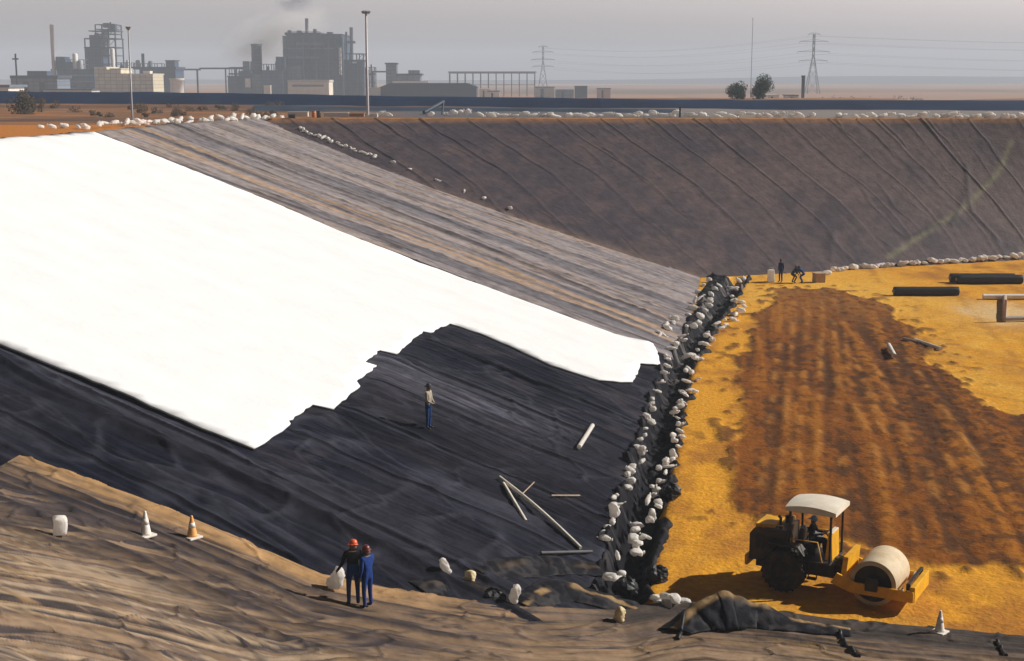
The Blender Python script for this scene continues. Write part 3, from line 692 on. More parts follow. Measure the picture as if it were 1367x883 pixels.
# ------------------------------------------------------------------ folds of slack liner
def fold(name, pxs, hs, depth, label, m, dust=.5, seed=0, lean=.0):
    """a slack ridge of sheet along a ground line; hs heights"""
    P = [hit(*p) for p in pxs]; n = 90; mrow = 26
    d = np.linspace(0, len(P)-1, n); px_ = np.interp(d, range(len(P)), [p.x for p in P]); py_ = np.interp(d, range(len(P)), [p.y for p in P]); hh = np.interp(d, range(len(P)), hs)
    k = np.ones(9)/9; hh = np.convolve(np.pad(hh, 4, 'edge'), k, 'valid')
    V = np.linspace(-1, 1, mrow); Xg = np.zeros((n, mrow)); Yg = Xg.copy(); Zg = Xg.copy()
    tx, ty = np.gradient(px_), np.gradient(py_); ln = np.hypot(tx, ty); nx, ny = -ty/ln, tx/ln
    for j, v_ in enumerate(V):
        pr = (1-abs(v_)**1.5); wv = depth*(.5+.5*hh/max(hs))*v_*(1 if v_ < 0 else 1)
        Xg[:, j] = px_+nx*(wv+lean*pr); Yg[:, j] = py_+ny*(wv+lean*pr)
        Zg[:, j] = np.maximum(H(Xg[:, j], Yg[:, j]), 0)+hh*pr+.05
    q = fbm(Xg*1.2, Zg*1.2+Yg, 400+seed, 4); q2 = .35-1.4*np.abs(fbm(Xg*1.6+Yg*.5, Yg*.9+Zg*1.2, 410+seed, 3))
    en = (sstep(0, .12, np.linspace(0, 1, n))*sstep(1, .88, np.linspace(0, 1, n)))[:, None]
    Zg = Zg+(.16*q+.05*q2)*en*(1-np.abs(V))[None]; Yg = Yg+.14*q2*en
    pr = (1-np.abs(V)**1.5)[None]+0*Xg
    c = mixc(np.broadcast_to(np.array((.012, .012, .016)), Xg.shape+(3,)), (.04, .037, .04), sstep(.05, .35, q2))
    c = mixc(c, (.36, .235, .11), dust*sstep(.84, .99, pr+.10*q2)*sstep(-.25, .25, fbm(Xg*1.4, Yg*1.4, 420+seed, 3)+.05))
    ob = link(name, grid_mesh(name, Xg, Yg, Zg, c), m); ob.modifiers.new('thickness', 'SOLIDIFY').thickness = .02
    return tag(ob, label, 'loose liner')
fold('liner_fold', [(900, 846), (925, 836), (955, 832), (975, 832), (1010, 834), (1045, 838), (1090, 842), (1135, 846)], [.05, .45, .88, .92, .6, .32, .2, .06], 1.0, 'big humped fold of slack black liner in front of the roller', M_black, .8, 1)
fold('liner_fold', [(700, 812), (720, 800), (750, 790), (790, 800), (830, 812), (850, 818)], [.04, .14, .22, .2, .14, .05], .7, 'tan edged fold of black liner between near bank and trench', M_black, .75, 2)
fold('liner_fold', [(560, 790), (590, 786), (620, 790), (650, 800), (680, 812)], [.04, .14, .18, .2, .06], .8, 'low dark fold of liner behind the three upright bags', M_black, .1, 3)
fold('liner_fold', [(640, 768), (690, 760), (740, 757), (800, 762)], [.05, .16, .14, .05], .7, 'flat dark fold of liner at the foot of the black slope below the long pipe', M_black, .15, 4)
def crumple(px, py, s, label, seed):
    n, m_ = 20, 12; vs = []; fs = []
    for i in range(m_+1):
        th = math.pi*i/m_
        for k in range(n):
            a = 2*math.pi*k/n; r = s*(1+.55*float(fbm(math.cos(a)*1.7+seed, math.sin(a)*1.7+i*.35, 500+seed, 4)))
            vs.append((r*math.sin(th)*math.cos(a), r*math.sin(th)*math.sin(a), max(-.02, r*.85*math.cos(th)+s*.45)))
    for i in range(m_):
        for k in range(n): fs.append((i*n+k, i*n+(k+1) % n, (i+1)*n+(k+1) % n, (i+1)*n+k))
    mb = MB(); mb.add(vs, fs); o = mb.build('plastic_offcut', M_roll); o.location = hit(px, py); tag(o, label, 'plastic scrap')
crumple(895, 664, .42, 'large crumpled black plastic scrap on the orange floor edge halfway along the trench', 1)
crumple(876, 775, .40, 'crumpled black plastic scrap at the near end of the trench left of the roller shadow', 2)
crumple(836, 792, .38, 'crumpled black plastic scrap inside the near end of the trench', 3)
crumple(660, 806, .34, 'crumpled dark plastic scrap left of the right-leaning white bag', 5)
def strap(P, label, r=.055):
    pts = []
    for q in poly_px(P, 80):
        p = snap(hit(*q)); p.z += r*.8; pts.append(p)
    o0 = pts[0].copy(); ob = MB().tube([p-o0 for p in pts], r, 8).build('rope', M_roll); ob.location = o0; tag(ob, label, 'rope')
strap([(1121, 849), (1124, 857), (1131, 866), (1147, 879)], 'black rope running down the near bank from the end of the big liner hump', .055)
strap([(1331, 858), (1335, 866), (1343, 881)], 'dark blue black rope on the near bank at the lower right corner', .05)
strap([(913, 838), (909, 848), (905, 856)], 'short black rope end hanging at the left foot of the big liner hump', .05)
# ------------------------------------------------------------------ people
M_skin = mat('dark skin', (.10, .055, .035), .6, var=.1); M_boot = mat('black boots', (.02, .018, .016), .6); M_hair = mat('black hair', (.012, .010, .010), .7)
def cloth(name, c): return mat(name, c, .85, var=.22, scale=9, bump=.012, bscale=14, spec=.15)
M_eye = mat('eye', (.6, .58, .55), .3)
STAND = dict(pelvis=(0, 0, .95), spine=(0, .01, 1.14), chest=(0, 0, 1.34), neck=(0, .0, 1.49), head=(0, .02, 1.60), crown=(0, .015, 1.70),
             hipL=(-.10, 0, .90), kneeL=(-.115, .02, .49), ankL=(-.12, -.01, .085), toeL=(-.14, .16, .035),
             hipR=(.10, 0, .90), kneeR=(.115, .02, .49), ankR=(.12, -.01, .085), toeR=(.14, .16, .035),
             shL=(-.19, 0, 1.42), elL=(-.24, -.03, 1.14), wrL=(-.24, .05, .90), hdL=(-.24, .08, .81),
             shR=(.19, 0, 1.42), elR=(.24, -.03, 1.14), wrR=(.24, .05, .90), hdR=(.24, .08, .81))
RAD = dict(pelvis=.145, spine=.135, chest=.155, neck=.058, head=.098, crown=.075, hip=.095, knee=.066, ank=.05, toe=.045, sh=.075, el=.052, wr=.036, hd=.036)
EDG = [('pelvis', 'spine', 't'), ('spine', 'chest', 't'), ('chest', 'neck', 't'), ('neck', 'head', 's'), ('head', 'crown', 's')]
for s_ in 'LR':
    EDG += [('pelvis', 'hip'+s_, 'l'), ('hip'+s_, 'knee'+s_, 'l'), ('knee'+s_, 'ank'+s_, 'l'), ('ank'+s_, 'toe'+s_, 'b'), ('chest', 'sh'+s_, 't'), ('sh'+s_, 'el'+s_, 't'), ('el'+s_, 'wr'+s_, 't'), ('wr'+s_, 'hd'+s_, 's')]
def skin_mesh(verts, rad, edges, levels):
    me = bpy.data.meshes.new('tmp'); me.from_pydata(verts, edges, [])
    o = bpy.data.objects.new('tmp', me); COL.objects.link(o)
    md = o.modifiers.new('s', 'SKIN'); md.use_smooth_shade = True
    for i, r in enumerate(rad):
        me.skin_vertices[0].data[i].radius = r if isinstance(r, tuple) else (r, r); me.skin_vertices[0].data[i].use_root = (i == 0)
    ss = o.modifiers.new('u', 'SUBSURF'); ss.levels = levels; ss.render_levels = levels
    dg = bpy.context.evaluated_depsgraph_get(); ev = o.evaluated_get(dg); m2 = bpy.data.meshes.new_from_object(ev)
    V = [v.co.copy() for v in m2.vertices]; Fc = [tuple(p.vertices) for p in m2.polygons]
    bpy.data.objects.remove(o); bpy.data.meshes.remove(m2); return V, Fc
def segd(p, a, b):
    d = b-a; t = max(0, min(1, (p-a).dot(d)/max(d.length_squared, 1e-9))); return (p-a-d*t).length
def person(label, loc, rz, top, legs, pose=None, hat=None, scale=1.0, hair=True, sleeves=True, group=None, lower=0):
    J = {k: Vector(v) for k, v in STAND.items()}
    for k, v in (pose or {}).items(): J[k] = Vector(v)
    names = list(J); names.remove('pelvis'); names = ['pelvis']+names
    def rd(n):
        k = n if n in RAD else n[:-1]; r = RAD[k]
        if n == 'chest': return (.175, .125)
        if n in ('pelvis', 'spine'): return (r*1.05, r*.82)
        return r
    V, Fc = skin_mesh([J[n] for n in names], [rd(n) for n in names], [(names.index(a), names.index(b)) for a, b, _ in EDG], 2)
    mats = [top, legs, M_skin, M_boot]; idx = {'t': 0, 'l': 1, 's': 2, 'b': 3}; mi = []
    for f in Fc:
        c = sum((V[i] for i in f), Vector())/len(f); best = min(EDG, key=lambda e: segd(c, J[e[0]], J[e[1]])/(.6+3*rd_(e)))
        k = idx[best[2]]
        if not sleeves and best[0][:2] == 'el': k = 2
        if best[0] == 'pelvis' and best[1] == 'spine' and (c-J['pelvis']).dot(J['spine']-J['pelvis']) < .04: k = 1
        mi.append(k)
    # hands: four unequal bent fingers and a thumb each, rooted in the palm
    for s_ in 'LR':
        w_, h_ = J['wr'+s_], J['hd'+s_]; d = (h_-w_).normalized(); side = Vector((0, 1, 0)) if abs(d.y) < .8 else Vector((0, 0, 1))
        side = (side-d*side.dot(d)).normalized(); inn = d.cross(side).normalized()
        if inn.x*(1 if s_ == 'L' else -1) < 0: inn = -inn
        for k, L in enumerate((.062, .072, .068, .052)):
            b = h_+side*(.028-.018*k)-d*.01
            fv, ff = skin_mesh([b, b+d*L*.55+inn*.008, b+d*L*.9+inn*.03], [.0095, .0085, .007], [(0, 1), (1, 2)], 1)
            n = len(V); V += fv; Fc += [tuple(i+n for i in q) for q in ff]; mi += [2]*len(ff)
        b = w_+d*.035+side*.02
        fv, ff = skin_mesh([b, b+side*.035+d*.025, b+side*.04+d*.06+inn*.01], [.012, .0105, .008], [(0, 1), (1, 2)], 1)
        n = len(V); V += fv; Fc += [tuple(i+n for i in q) for q in ff]; mi += [2]*len(ff)
    # face: nose, lips, ears
    fw = Vector((pose or {}).get('_face', (0, 1, 0))) if False else FACE
    up = (J['crown']-J['neck']).normalized(); f_ = (Vector((0, 1, 0))-up*up.y).normalized() if abs(up.y) < .9 else Vector((0, 0, -1)); rt = f_.cross(up).normalized(); hc = J['head']+up*.03
    for base, pts, rr in (((f_*.088+up*.01), [f_*.112-up*.015, f_*.10-up*.03], [.014, .017, .012]), ((f_*.088-up*.062-rt*.02), [f_*.094-up*.064, f_*.088-up*.062+rt*.02], [.008, .010, .008]),
                          ((rt*.088+up*.02), [rt*.102, rt*.092-up*.03], [.012, .016, .010]), ((-rt*.088+up*.02), [-rt*.102, -rt*.092-up*.03], [.012, .016, .010])):
        fv, ff = skin_mesh([hc+base]+[hc+q for q in pts], rr, [(0, 1), (1, 2)], 1)
        n = len(V); V += fv; Fc += [tuple(i+n for i in q) for q in ff]; mi += [2]*len(ff)
    me = bpy.data.meshes.new('body'); me.from_pydata(V, [], Fc); me.polygons.foreach_set('use_smooth', [True]*len(Fc))
    for q in mats: me.materials.append(q)
    me.polygons.foreach_set('material_index', mi)
    e = empty('person', loc, rz, label=label, cat='person', group=group); e.scale = (scale,)*3
    link('body', me, None, e)
    for sx in (-1, 1):
        Me = Matrix.Translation(hc+f_*.083+rt*sx*.034+up*.018)
        MB().lathe([(0, -.011), (.008, -.008), (.011, 0), (.008, .008), (0, .011)], 8, Me).build('eye', M_eye, e)
    q = up.to_track_quat('Z', 'Y').to_matrix().to_4x4(); Mh = Matrix.Translation(J['head']+up*.055) @ q
    if hat:
        MB().lathe([(.104, 0), (.112, .005), (.112, .03), (.10, .075), (.07, .11), (.03, .125), (0, .127)], 18, Mh).build('hat', hat, e)
        mb = MB(); mb.lathe([(.10, -.004), (.135, -.008), (.137, -.002), (.11, .010)], 18, Mh); mb.box(-.07, .07, .10, .165, -.012, -.002, Mh); mb.build('hat_brim', hat, e)
    elif hair:
        mb = MB(); mb.lathe([(.102, -.03), (.112, 0), (.108, .04), (.085, .08), (.05, .098), (0, .104)], 16, Mh @ Matrix.Translation((0, -.012, 0))); mb.build('hair', M_hair, e)
    # jacket hem and collar as clothing
    sp = (J['spine']-J['pelvis']).normalized(); qq = sp.to_track_quat('Z', 'Y').to_matrix().to_4x4()
    return e
FACE = Vector((0, 1, 0))
def rd_(e):
    k = e[1] if e[1] in RAD else e[1][:-1]; return RAD[k]*.25
C_navy = cloth('navy overalls', (.010, .020, .085)); C_blue = cloth('bright blue overalls', (.012, .042, .19)); C_dk = cloth('dark jacket', (.012, .013, .018))
C_lt = cloth('pale jacket front', (.32, .28, .22)); C_jean = cloth('blue trousers', (.014, .045, .15)); C_teal = cloth('dark teal overalls', (.015, .05, .055)); C_lb = cloth('light blue shirt', (.16, .30, .50))
H_red = mat('orange red hard hat', (.62, .10, .03), .4, var=.08); H_mar = mat('maroon hard hat', (.12, .018, .018), .4, var=.08); H_blk = mat('dark cap', (.02, .02, .03), .7); H_blu = mat('blue cap', (.10, .25, .55), .6)
FL = float
p1 = snap(hit(472, 809)); p2 = snap(hit(491, 812))
person('worker in dark jacket and orange red hard hat, left of the pair', p1, .25, C_dk, C_jean,
       dict(elL=(-.27, .03, 1.15), wrL=(-.36, .16, .95), hdL=(-.40, .22, .88), kneeR=(.12, .05, .49), head=(.02, .03, 1.60), crown=(.025, .03, 1.70)), H_red, 1.02)
person('worker in bright blue overalls and maroon hard hat, right of the pair', p2, .9, C_blue, C_blue,
       dict(elR=(.23, .06, 1.15), wrR=(.14, .22, 1.10), hdR=(.08, .27, 1.12)), H_mar, .98)
o = link('sandbag', UPB[1].copy(), M_bag); o.location = snap(hit(441, 788))+Vector((0, 0, .02)); o.scale = (1.15, 1.15, 1.12); o.rotation_euler = (.1, .55, .35); tag(o, 'plump white sandbag tilted beside the worker in the orange red hard hat', 'sandbag')
p3 = snap(hit(572, 575))
person('lone worker in dark jacket and blue trousers standing on the black liner', p3, -1.9, C_lt, C_jean,
       dict(elL=(-.22, .05, 1.13), wrL=(-.1, .2, 1.0), hdL=(-.03, .24, .98), elR=(.22, .05, 1.13), wrR=(.1, .22, 1.02), hdR=(.03, .26, 1.0)), H_blk, 1.03)
p4 = hit(1042, 377)
person('worker in navy overalls standing upright at the far corner of the floor', p4, 2.2, C_navy, C_navy, None, H_blk, 1.05)
bend = dict(pelvis=(0, -.12, .72), spine=(0, .02, .86), chest=(0, .2, .98), neck=(0, .33, 1.06), head=(0, .42, 1.13), crown=(0, .47, 1.21), hipL=(-.1, -.1, .68), hipR=(.1, -.1, .68),
            kneeL=(-.15, .18, .46), kneeR=(.15, .18, .46), ankL=(-.13, -.03, .085), ankR=(.13, -.03, .085), toeL=(-.15, .14, .035), toeR=(.15, .14, .035),
            shL=(-.19, .2, 1.03), shR=(.19, .2, 1.03), elL=(-.22, .36, .80), elR=(.22, .36, .80), wrL=(-.16, .5, .62), wrR=(.16, .5, .62), hdL=(-.15, .55, .54), hdR=(.15, .55, .54))
person('worker in dark teal crouching with bent knees beside the standing one at the far corner', hit(1059, 378), -1.2, C_teal, C_teal, bend, H_blk, 1.05)
person('worker in blue overalls bending forward next to the tan packing case', hit(1071, 378), 1.3, C_blue, C_blue, bend, H_mar, 1.08)

# ------------------------------------------------------------------ the roller
Mx_y = Matrix.Rotation(-math.pi/2, 4, 'X')     # lathe axis to +Y
M_yel = mat('yellow machine paint', (.78, .40, .012), .45, var=.18, scale=2.5, dirt=(.34, .16, .03, .5), bump=.002); M_dark = mat('greasy dark steel', (.018, .016, .014), .6, var=.3, scale=5, dirt=(.12, .06, .02, .4))
M_tyre = mat('tyre rubber', (.018, .017, .016), .85, var=.25, scale=6, dirt=(.16, .08, .025, .5)); M_white = mat('chalky white paint', (.74, .68, .57), .5, var=.08, scale=2, dirt=(.45, .33, .18, .35))
M_drum = mat('dusty drum steel', (.58, .48, .33), .62, var=.12, scale=3, dirt=(.42, .26, .10, .6), spec=.3); M_seat = mat('black vinyl', (.015, .015, .015), .5)
TH = R(-29); KS = .96
Pc = at_z(1219, 806, .38); off = Matrix.Rotation(TH, 3, 'Z') @ Vector((2.80*KS, -1.0*KS, 0)); RO = Vector((Pc.x-off.x, Pc.y-off.y, 0.03))
rl = empty('road_roller', RO, TH, label='yellow single drum road roller with white canopy parked on the orange floor', cat='road roller'); rl.scale = (KS,)*3
# drum
mb = MB(); mb.lathe([(.60, -.9), (.735, -.9), (.745, -.88), (.745, .88), (.735, .9), (.60, .9)], 64, Matrix.Translation((1.48, 0, .745)) @ Mx_y); dr = mb.build('drum', M_drum, rl)
for s_ in (-1, 1):
    mb = MB(); mb.lathe([(0, s_*.80), (.61, s_*.80)], 40, Matrix.Translation((1.48, 0, .745)) @ Mx_y)
    mb.lathe([(0, s_*.955), (.2, s_*.955), (.22, s_*.8)], 20, Matrix.Translation((1.48, 0, .745)) @ Mx_y); mb.build('drum_end', M_dark, dr)
# front frame: two cheeks, front beam, rear cross plate
ff = MB(); ff.prism([(.15, .60), (.35, .95), (.95, .74), (2.80, .72), (2.80, .38), (.8, .38)], -1.04, -.96); ff.prism([(.15, .60), (.35, .95), (.95, .74), (2.80, .72), (2.80, .38), (.8, .38)], 0.96, 1.04)
fr = ff.build('drum_frame', M_yel, rl)
MB().box(2.66, 2.83, -.957, .957, .36, .86, bev=.02).build('front_beam', M_yel, rl)
MB().prism([(.36, .45), (.54, .45), (.62, 1.42), (.46, 1.42)], -.72, .72).build('cross_plate', M_yel, rl)
for s_ in (-1, 1):
    MB().box(1.28, 1.68, s_*1.085-.04, s_*1.085+.04, .55, 1.0, bev=.02).build('bearing_plate', M_dark, fr)
MB().box(2.55, 2.652, -.9, .9, .9, .95).box(2.52, 2.66, -.85, -.79, .7, .9).box(2.52, 2.66, .79, .85, .7, .9).build('scraper', M_dark, rl)
# articulation
mb = MB(); mb.box(-.10, .355, -.30, .30, .50, .98, bev=.04); mb.lathe([(0, .38), (.17, .38), (.17, 1.12), (0, 1.12)], 16, Matrix.Translation((.12, 0, 0))); mb.tube([(-.3, -.35, .7), (.34, -.55, .7)], .05, 8); mb.tube([(-.3, .35, .7), (.34, .55, .7)], .05, 8); mb.build('steering_joint', M_dark, rl)
# tractor
mb = MB(); mb.box(-2.55, .12, -.52, .52, .55, 1.02, bev=.03); mb.build('chassis', M_dark, rl)
hd = MB().prism([(-2.72, .80), (-2.72, 1.72), (-2.58, 1.90), (-1.46, 1.98), (-1.46, .98)], -.70, .70).build('engine_hood', mat('dark brown hood paint', (.045, .028, .015), .5, var=.25, scale=3, dirt=(.2, .1, .03, .4)), rl)
MB().box(-2.60, -1.95, -.50, .62, 1.84, 2.02, bev=.02).build('hood_panel', M_yel, hd)
g = MB()
for k in range(7): g.box(-2.76, -2.722, -.5, .5, .98+k*.10, 1.03+k*.10)
g.build('grille', M_dark, hd)
for s_ in (-1, 1):
    g = MB()
    for k in range(5): g.box(-2.5+k*.2, -2.38+k*.2, s_*.715-.012, s_*.715+.012, 1.25, 1.7)
    g.build('side_vent', M_dark, hd)
MB().box(-2.85, -2.725, -.80, .80, .62, .98, bev=.04).build('rear_bumper', M_yel, rl)
MB().tube([(-1.75, -.45, 1.9), (-1.75, -.45, 2.3), (-1.83, -.45, 2.38)], .05, 10).build('exhaust_pipe', M_dark, rl)
MB().lathe([(0, 0), (.13, 0), (.13, .22), (.15, .24), (0, .27)], 14, Matrix.Translation((-1.7, .3, 1.94))).build('air_filter', M_dark, rl)
for s_ in (-1, 1):
    Mw = Matrix.Translation((-1.45, s_*.88, .72)) @ Mx_y
    ty = MB(); ty.lathe([(.36, -.22), (.60, -.24), (.69, -.20), (.71, 0), (.69, .20), (.60, .24), (.36, .22)], 36, Mw)
    for k in range(22):
        a = 2*math.pi*k/22
        for q in (-1, 1):
            Ml = Mw @ Matrix.Rotation(a+q*.07, 4, 'Z') @ Matrix.Translation((.70, 0, q*.11)) @ Matrix.Rotation(q*.5, 4, 'X'); ty.box(-.02, .03, -.03, .03, -.12, .12, Ml)
    wl_ = ty.build('wheel', M_tyre, rl)
    MB().lathe([(0, s_*.12), (.10, s_*.13), (.12, s_*.06), (.30, s_*.05), (.36, s_*.20), (.37, s_*.23)], 24, Mw).build('rim', M_dark, wl_)
    MB().prism([(-2.15, 1.40), (-1.95, 1.62), (-.95, 1.62), (-.72, 1.35), (-.76, 1.33), (-.98, 1.57), (-1.93, 1.57), (-2.11, 1.37)], s_*.68 if s_ > 0 else -1.12, 1.12 if s_ > 0 else -.68).build('fender', M_dark, rl)
# operator station

MB().box(-.97, .50, -.78, .78, 1.03, 1.10, bev=.015).build('platform', M_dark, rl)
st = MB().box(-.62, -.10, -.26, .26, 1.38, 1.50, bev=.04).box(-.5, -.2, -.12, .12, 1.10, 1.385).build('seat', M_seat, rl)
MB().box(-.72, -.60, -.25, .25, 1.50, 1.98, bev=.04).build('backrest', M_seat, st)
MB().prism([(.22, 1.10), (.46, 1.10), (.42, 1.98), (.30, 1.98)], -.40, .40).build('console', M_yel, rl)
MB().box(.285, .425, -.36, .36, 1.982, 2.03, bev=.01).build('console_cap', M_white, rl)
sw = MB(); sw.tube([(.26, 0, 1.7), (.10, 0, 1.88)], .022, 8); Ms = Matrix.Translation((.09, 0, 1.89)) @ Matrix.Rotation(R(-40), 4, 'Y')
ring = [Ms @ Vector((.17*math.cos(a), .17*math.sin(a), 0)) for a in [2*math.pi*k/20 for k in range(21)]]; sw.tube(ring, .014, 6); sw.tube([ring[0], ring[10]], .010, 6); sw.build('steering_wheel', M_dark, rl)
for s_ in (-1, 1):
    MB().tube([(-.85, s_*.72, 1.10), (-.85, s_*.72, 1.75), (.05, s_*.72, 1.75), (.22, s_*.72, 1.10)], .022, 8).build('hand_rail', M_yel, rl)
    for x_ in (-.90, .46): MB().box(x_-.035, x_+.035, s_*.68-.035, s_*.68+.035, 1.10, 2.80).build('canopy_post', M_dark, rl)
    MB().box(-.2, .1, s_*.80, s_*.98, .55, .60).box(-.2, -.17, s_*.80, s_*.83, .55, 1.05).box(.07, .10, s_*.80, s_*.83, .55, 1.05).build('step', M_dark, rl)
# canopy: slightly domed with a skirt
nxc, nyc = 14, 12; vs = []; fs = []
def cz(u, v): return 3.02-.10*(u*u)-.09*(v*v)
cxm, chx, chy = -.20, .84, .80
for lay_ in range(2):
    for i in range(nxc+1):
        for j in range(nyc+1):
            u, v_ = -1+2*i/nxc, -1+2*j/nyc; vs.append((cxm+u*chx, v_*chy, cz(u, v_)-(.05 if lay_ else 0)))
N1 = (nxc+1)*(nyc+1)
for i in range(nxc):
    for j in range(nyc):
        a = i*(nyc+1)+j; fs.append((a, a+nyc+1, a+nyc+2, a+1)); fs.append((N1+a, N1+a+1, N1+a+nyc+2, N1+a+nyc+1))
cn_ = MB(); cn_.add(vs, fs, True)
def skirt(pa):
    vv = []
    for (x, y, z) in pa: vv += [(x, y, z), (x, y, 2.70)]
    cn_.add(vv, [(2*i, 2*i+1, 2*i+3, 2*i+2) for i in range(len(pa)-1)])
for sg in (-1, 1):
    skirt([(cxm+(-1+2*i/nxc)*chx, sg*chy, cz(-1+2*i/nxc, 1)) for i in range(nxc+1)]); skirt([(cxm+sg*chx, (-1+2*j/nyc)*chy, cz(1, -1+2*j/nyc)) for j in range(nyc+1)])
cn_.build('canopy', M_white, rl)
cf_ = MB()
for sg in (-1, 1): cf_.box(cxm-chx+.03, cxm+chx-.03, sg*(chy-.06)-.02, sg*(chy-.06)+.02, 2.72, 2.80)
cf_.build('canopy_frame', M_dark, rl)
for y_ in (-.22, -.1, .1, .22): MB().tube([(-.35, y_, .95), (-.1, y_*1.3, 1.12), (.2, y_*1.4, 1.06), (.42, y_, .9)], .022, 6).build('hose', M_dark, rl)
for s_ in (-1, 1):
    MB().box(2.835, 2.875, s_*.78-.09, s_*.78+.09, .60, .74, bev=.015).build('headlight', M_white, rl); MB().tube([(-2.3, s_*.60, 1.92), (-2.3, s_*.60, 2.06), (-1.6, s_*.60, 2.10), (-1.6, s_*.60, 1.97)], .018, 6).build('grab_rail', M_yel, hd)
mt_ = MB(); mt_.box(-.80, -.62, .46, .66, 1.10, 1.52, bev=.02); mt_.tube([(-.7, .56, 1.5), (-.66, .56, 1.78)], .016, 6); mt_.lathe([(0, 0), (.035, 0), (.035, .05), (0, .06)], 10, Matrix.Translation((-.66, .56, 1.76))); mt_.build('lever_box', M_dark, rl)
# the operator station sits a little behind the joint
for ch in rl.children:
    if ch.name.split('.')[0] in ('platform', 'seat', 'console', 'console_cap', 'steering_wheel', 'hand_rail', 'canopy_post', 'step', 'headlight', 'canopy', 'canopy_frame', 'lever_box', 'beacon'): ch.location.x -= .46
# driver
sit = dict(pelvis=(0, -.02, .10), spine=(0, .0, .27), chest=(0, .02, .46), neck=(0, .03, .61), head=(0, .06, .72), crown=(0, .055, .82), hipL=(-.10, .05, .09), hipR=(.10, .05, .09), kneeL=(-.14, .45, .12), kneeR=(.14, .45, .12),
           ankL=(-.14, .50, -.27), ankR=(.14, .50, -.27), toeL=(-.15, .66, -.33), toeR=(.15, .66, -.33), shL=(-.19, .02, .54), shR=(.19, .02, .54), elL=(-.25, .14, .32), elR=(.25, .14, .32), wrL=(-.15, .36, .36), wrR=(.15, .36, .36), hdL=(-.12, .43, .38), hdR=(.12, .43, .38))
dp = RO+Matrix.Rotation(TH, 3, 'Z') @ (Vector((-.84, 0, 1.50))*KS)
person('driver in dark overalls and a blue cap seated under the roller canopy', dp, TH-math.pi/2, C_dk, C_dk, sit, H_blu, .98)
# ------------------------------------------------------------------ the works and the plain behind the pit
PZ = RIM-FALL; K = 2.0
M_steel = mat('blue grey cladding', (.022, .060, .125), .7, var=.22, scale=.25, joints=3.2); M_steel2 = mat('lighter cladding', (.13, .17, .22), .7, var=.2, scale=.3, joints=3.2)
M_frame = mat('dark structural steel', (.020, .038, .065), .7, var=.25, scale=.5); M_beige = mat('beige cladding', (.60, .53, .38), .75, var=.12, scale=.3, joints=3.2)
M_cream = mat('cream render', (.62, .57, .47), .8, var=.12, scale=.4); M_tank = mat('pale tank paint', (.66, .64, .60), .5, var=.12, scale=.5); M_galv = mat('galvanised steel', (.30, .31, .33), .5, metal=.2, var=.15)
M_roof = mat('dark roof sheet', (.022, .034, .055), .7, var=.2, scale=.3); M_shed = mat('navy shed cladding', (.010, .028, .065), .75, var=.25, scale=.2); M_dg = mat('dark opening', (.010, .014, .024), .6); M_conc = mat('pale concrete', (.42, .41, .39), .85, var=.15, scale=.5)
class Site:
    """a building whose front stands at distance D; boxes are given by the angles they subtend"""
    def __init__(s, name, pxc, D, label, cat):
        D = D*K; s.D = D; p = at_y(pxc, 120, D); s.o = Vector((p.x, D, PZ)); s.e = empty(name, s.o, 0, label=label, cat=cat)
    def r(s, px0, px1, pyt, pyb=None, dy=0):
        a = at_y(px0, pyt, s.D+dy); b = at_y(px1, pyt, s.D+dy); z1 = a.z-PZ; z0 = 0 if pyb is None else at_y(px0, pyb, s.D+dy).z-PZ
        return a.x-s.o.x, b.x-s.o.x, max(z0, -.2), z1
    def box(s, mb, px0, px1, pyt, pyb=None, dep=8, dy=0):
        dep *= K; dy *= K
        x0, x1, z0, z1 = s.r(px0, px1, pyt, pyb, dy); mb.box(x0, x1, dy, dy+dep, z0, z1); return mb
    def part(s, name, m, items, parent=None, dep=8, dy=0):
        mb = MB()
        for it in items: s.box(mb, *it, dep=dep, dy=dy)
        return mb.build(name, m, parent or s.e)
    def cyl(s, name, m, px, wpx, pyt, pyb=None, dy=0, parent=None, dome=False, n=18):
        dy *= K
        x0, x1, z0, z1 = s.r(px-wpx/2, px+wpx/2, pyt, pyb, dy); r = (x1-x0)/2; M_ = Matrix.Translation(((x0+x1)/2, dy+r, 0))
        pr = [(r, z0), (r, z1)]+([(r*.8, z1+r*.35), (r*.4, z1+r*.5), (0, z1+r*.55)] if dome else [(r*1.08, z1), (r*1.08, z1+r*.15), (0, z1+r*.15)])
        return MB().lathe(pr, n, M_).build(name, m, parent or s.e)
    def frame(s, name, px0, px1, pyt, pyb=None, nx=3, nz=4, dep=8, dy=0, t=.16, m=None, brace=True):
        dep *= K; dy *= K; t *= K
        x0, x1, z0, z1 = s.r(px0, px1, pyt, pyb, dy); mb = MB()
        X_ = [x0+(x1-x0)*i/(nx-1) for i in range(nx)]; Z_ = [z0+(z1-z0)*k/nz for k in range(nz+1)]
        for yy in (dy, dy+dep):
            for x in X_: mb.box(x-t, x+t, yy-t, yy+t, z0, z1)
            for z in Z_[1:]: mb.box(x0+t, x1-t, yy-t*.6, yy+t*.6, z-t*.7, z+t*.7-.004)
            if brace:
                for k in range(nz):
                    i = k % (nx-1); mb.tube([(X_[i], yy, Z_[k]), (X_[i+1], yy, Z_[k+1])], t*.5, 5)
        for z in Z_[1:]:
            for x in (x0, x1): mb.box(x-t*.6, x+t*.6, dy+t, dy+dep-t, z-t*.7, z+t*.7)
        return mb.build(name, m or M_frame, s.e)

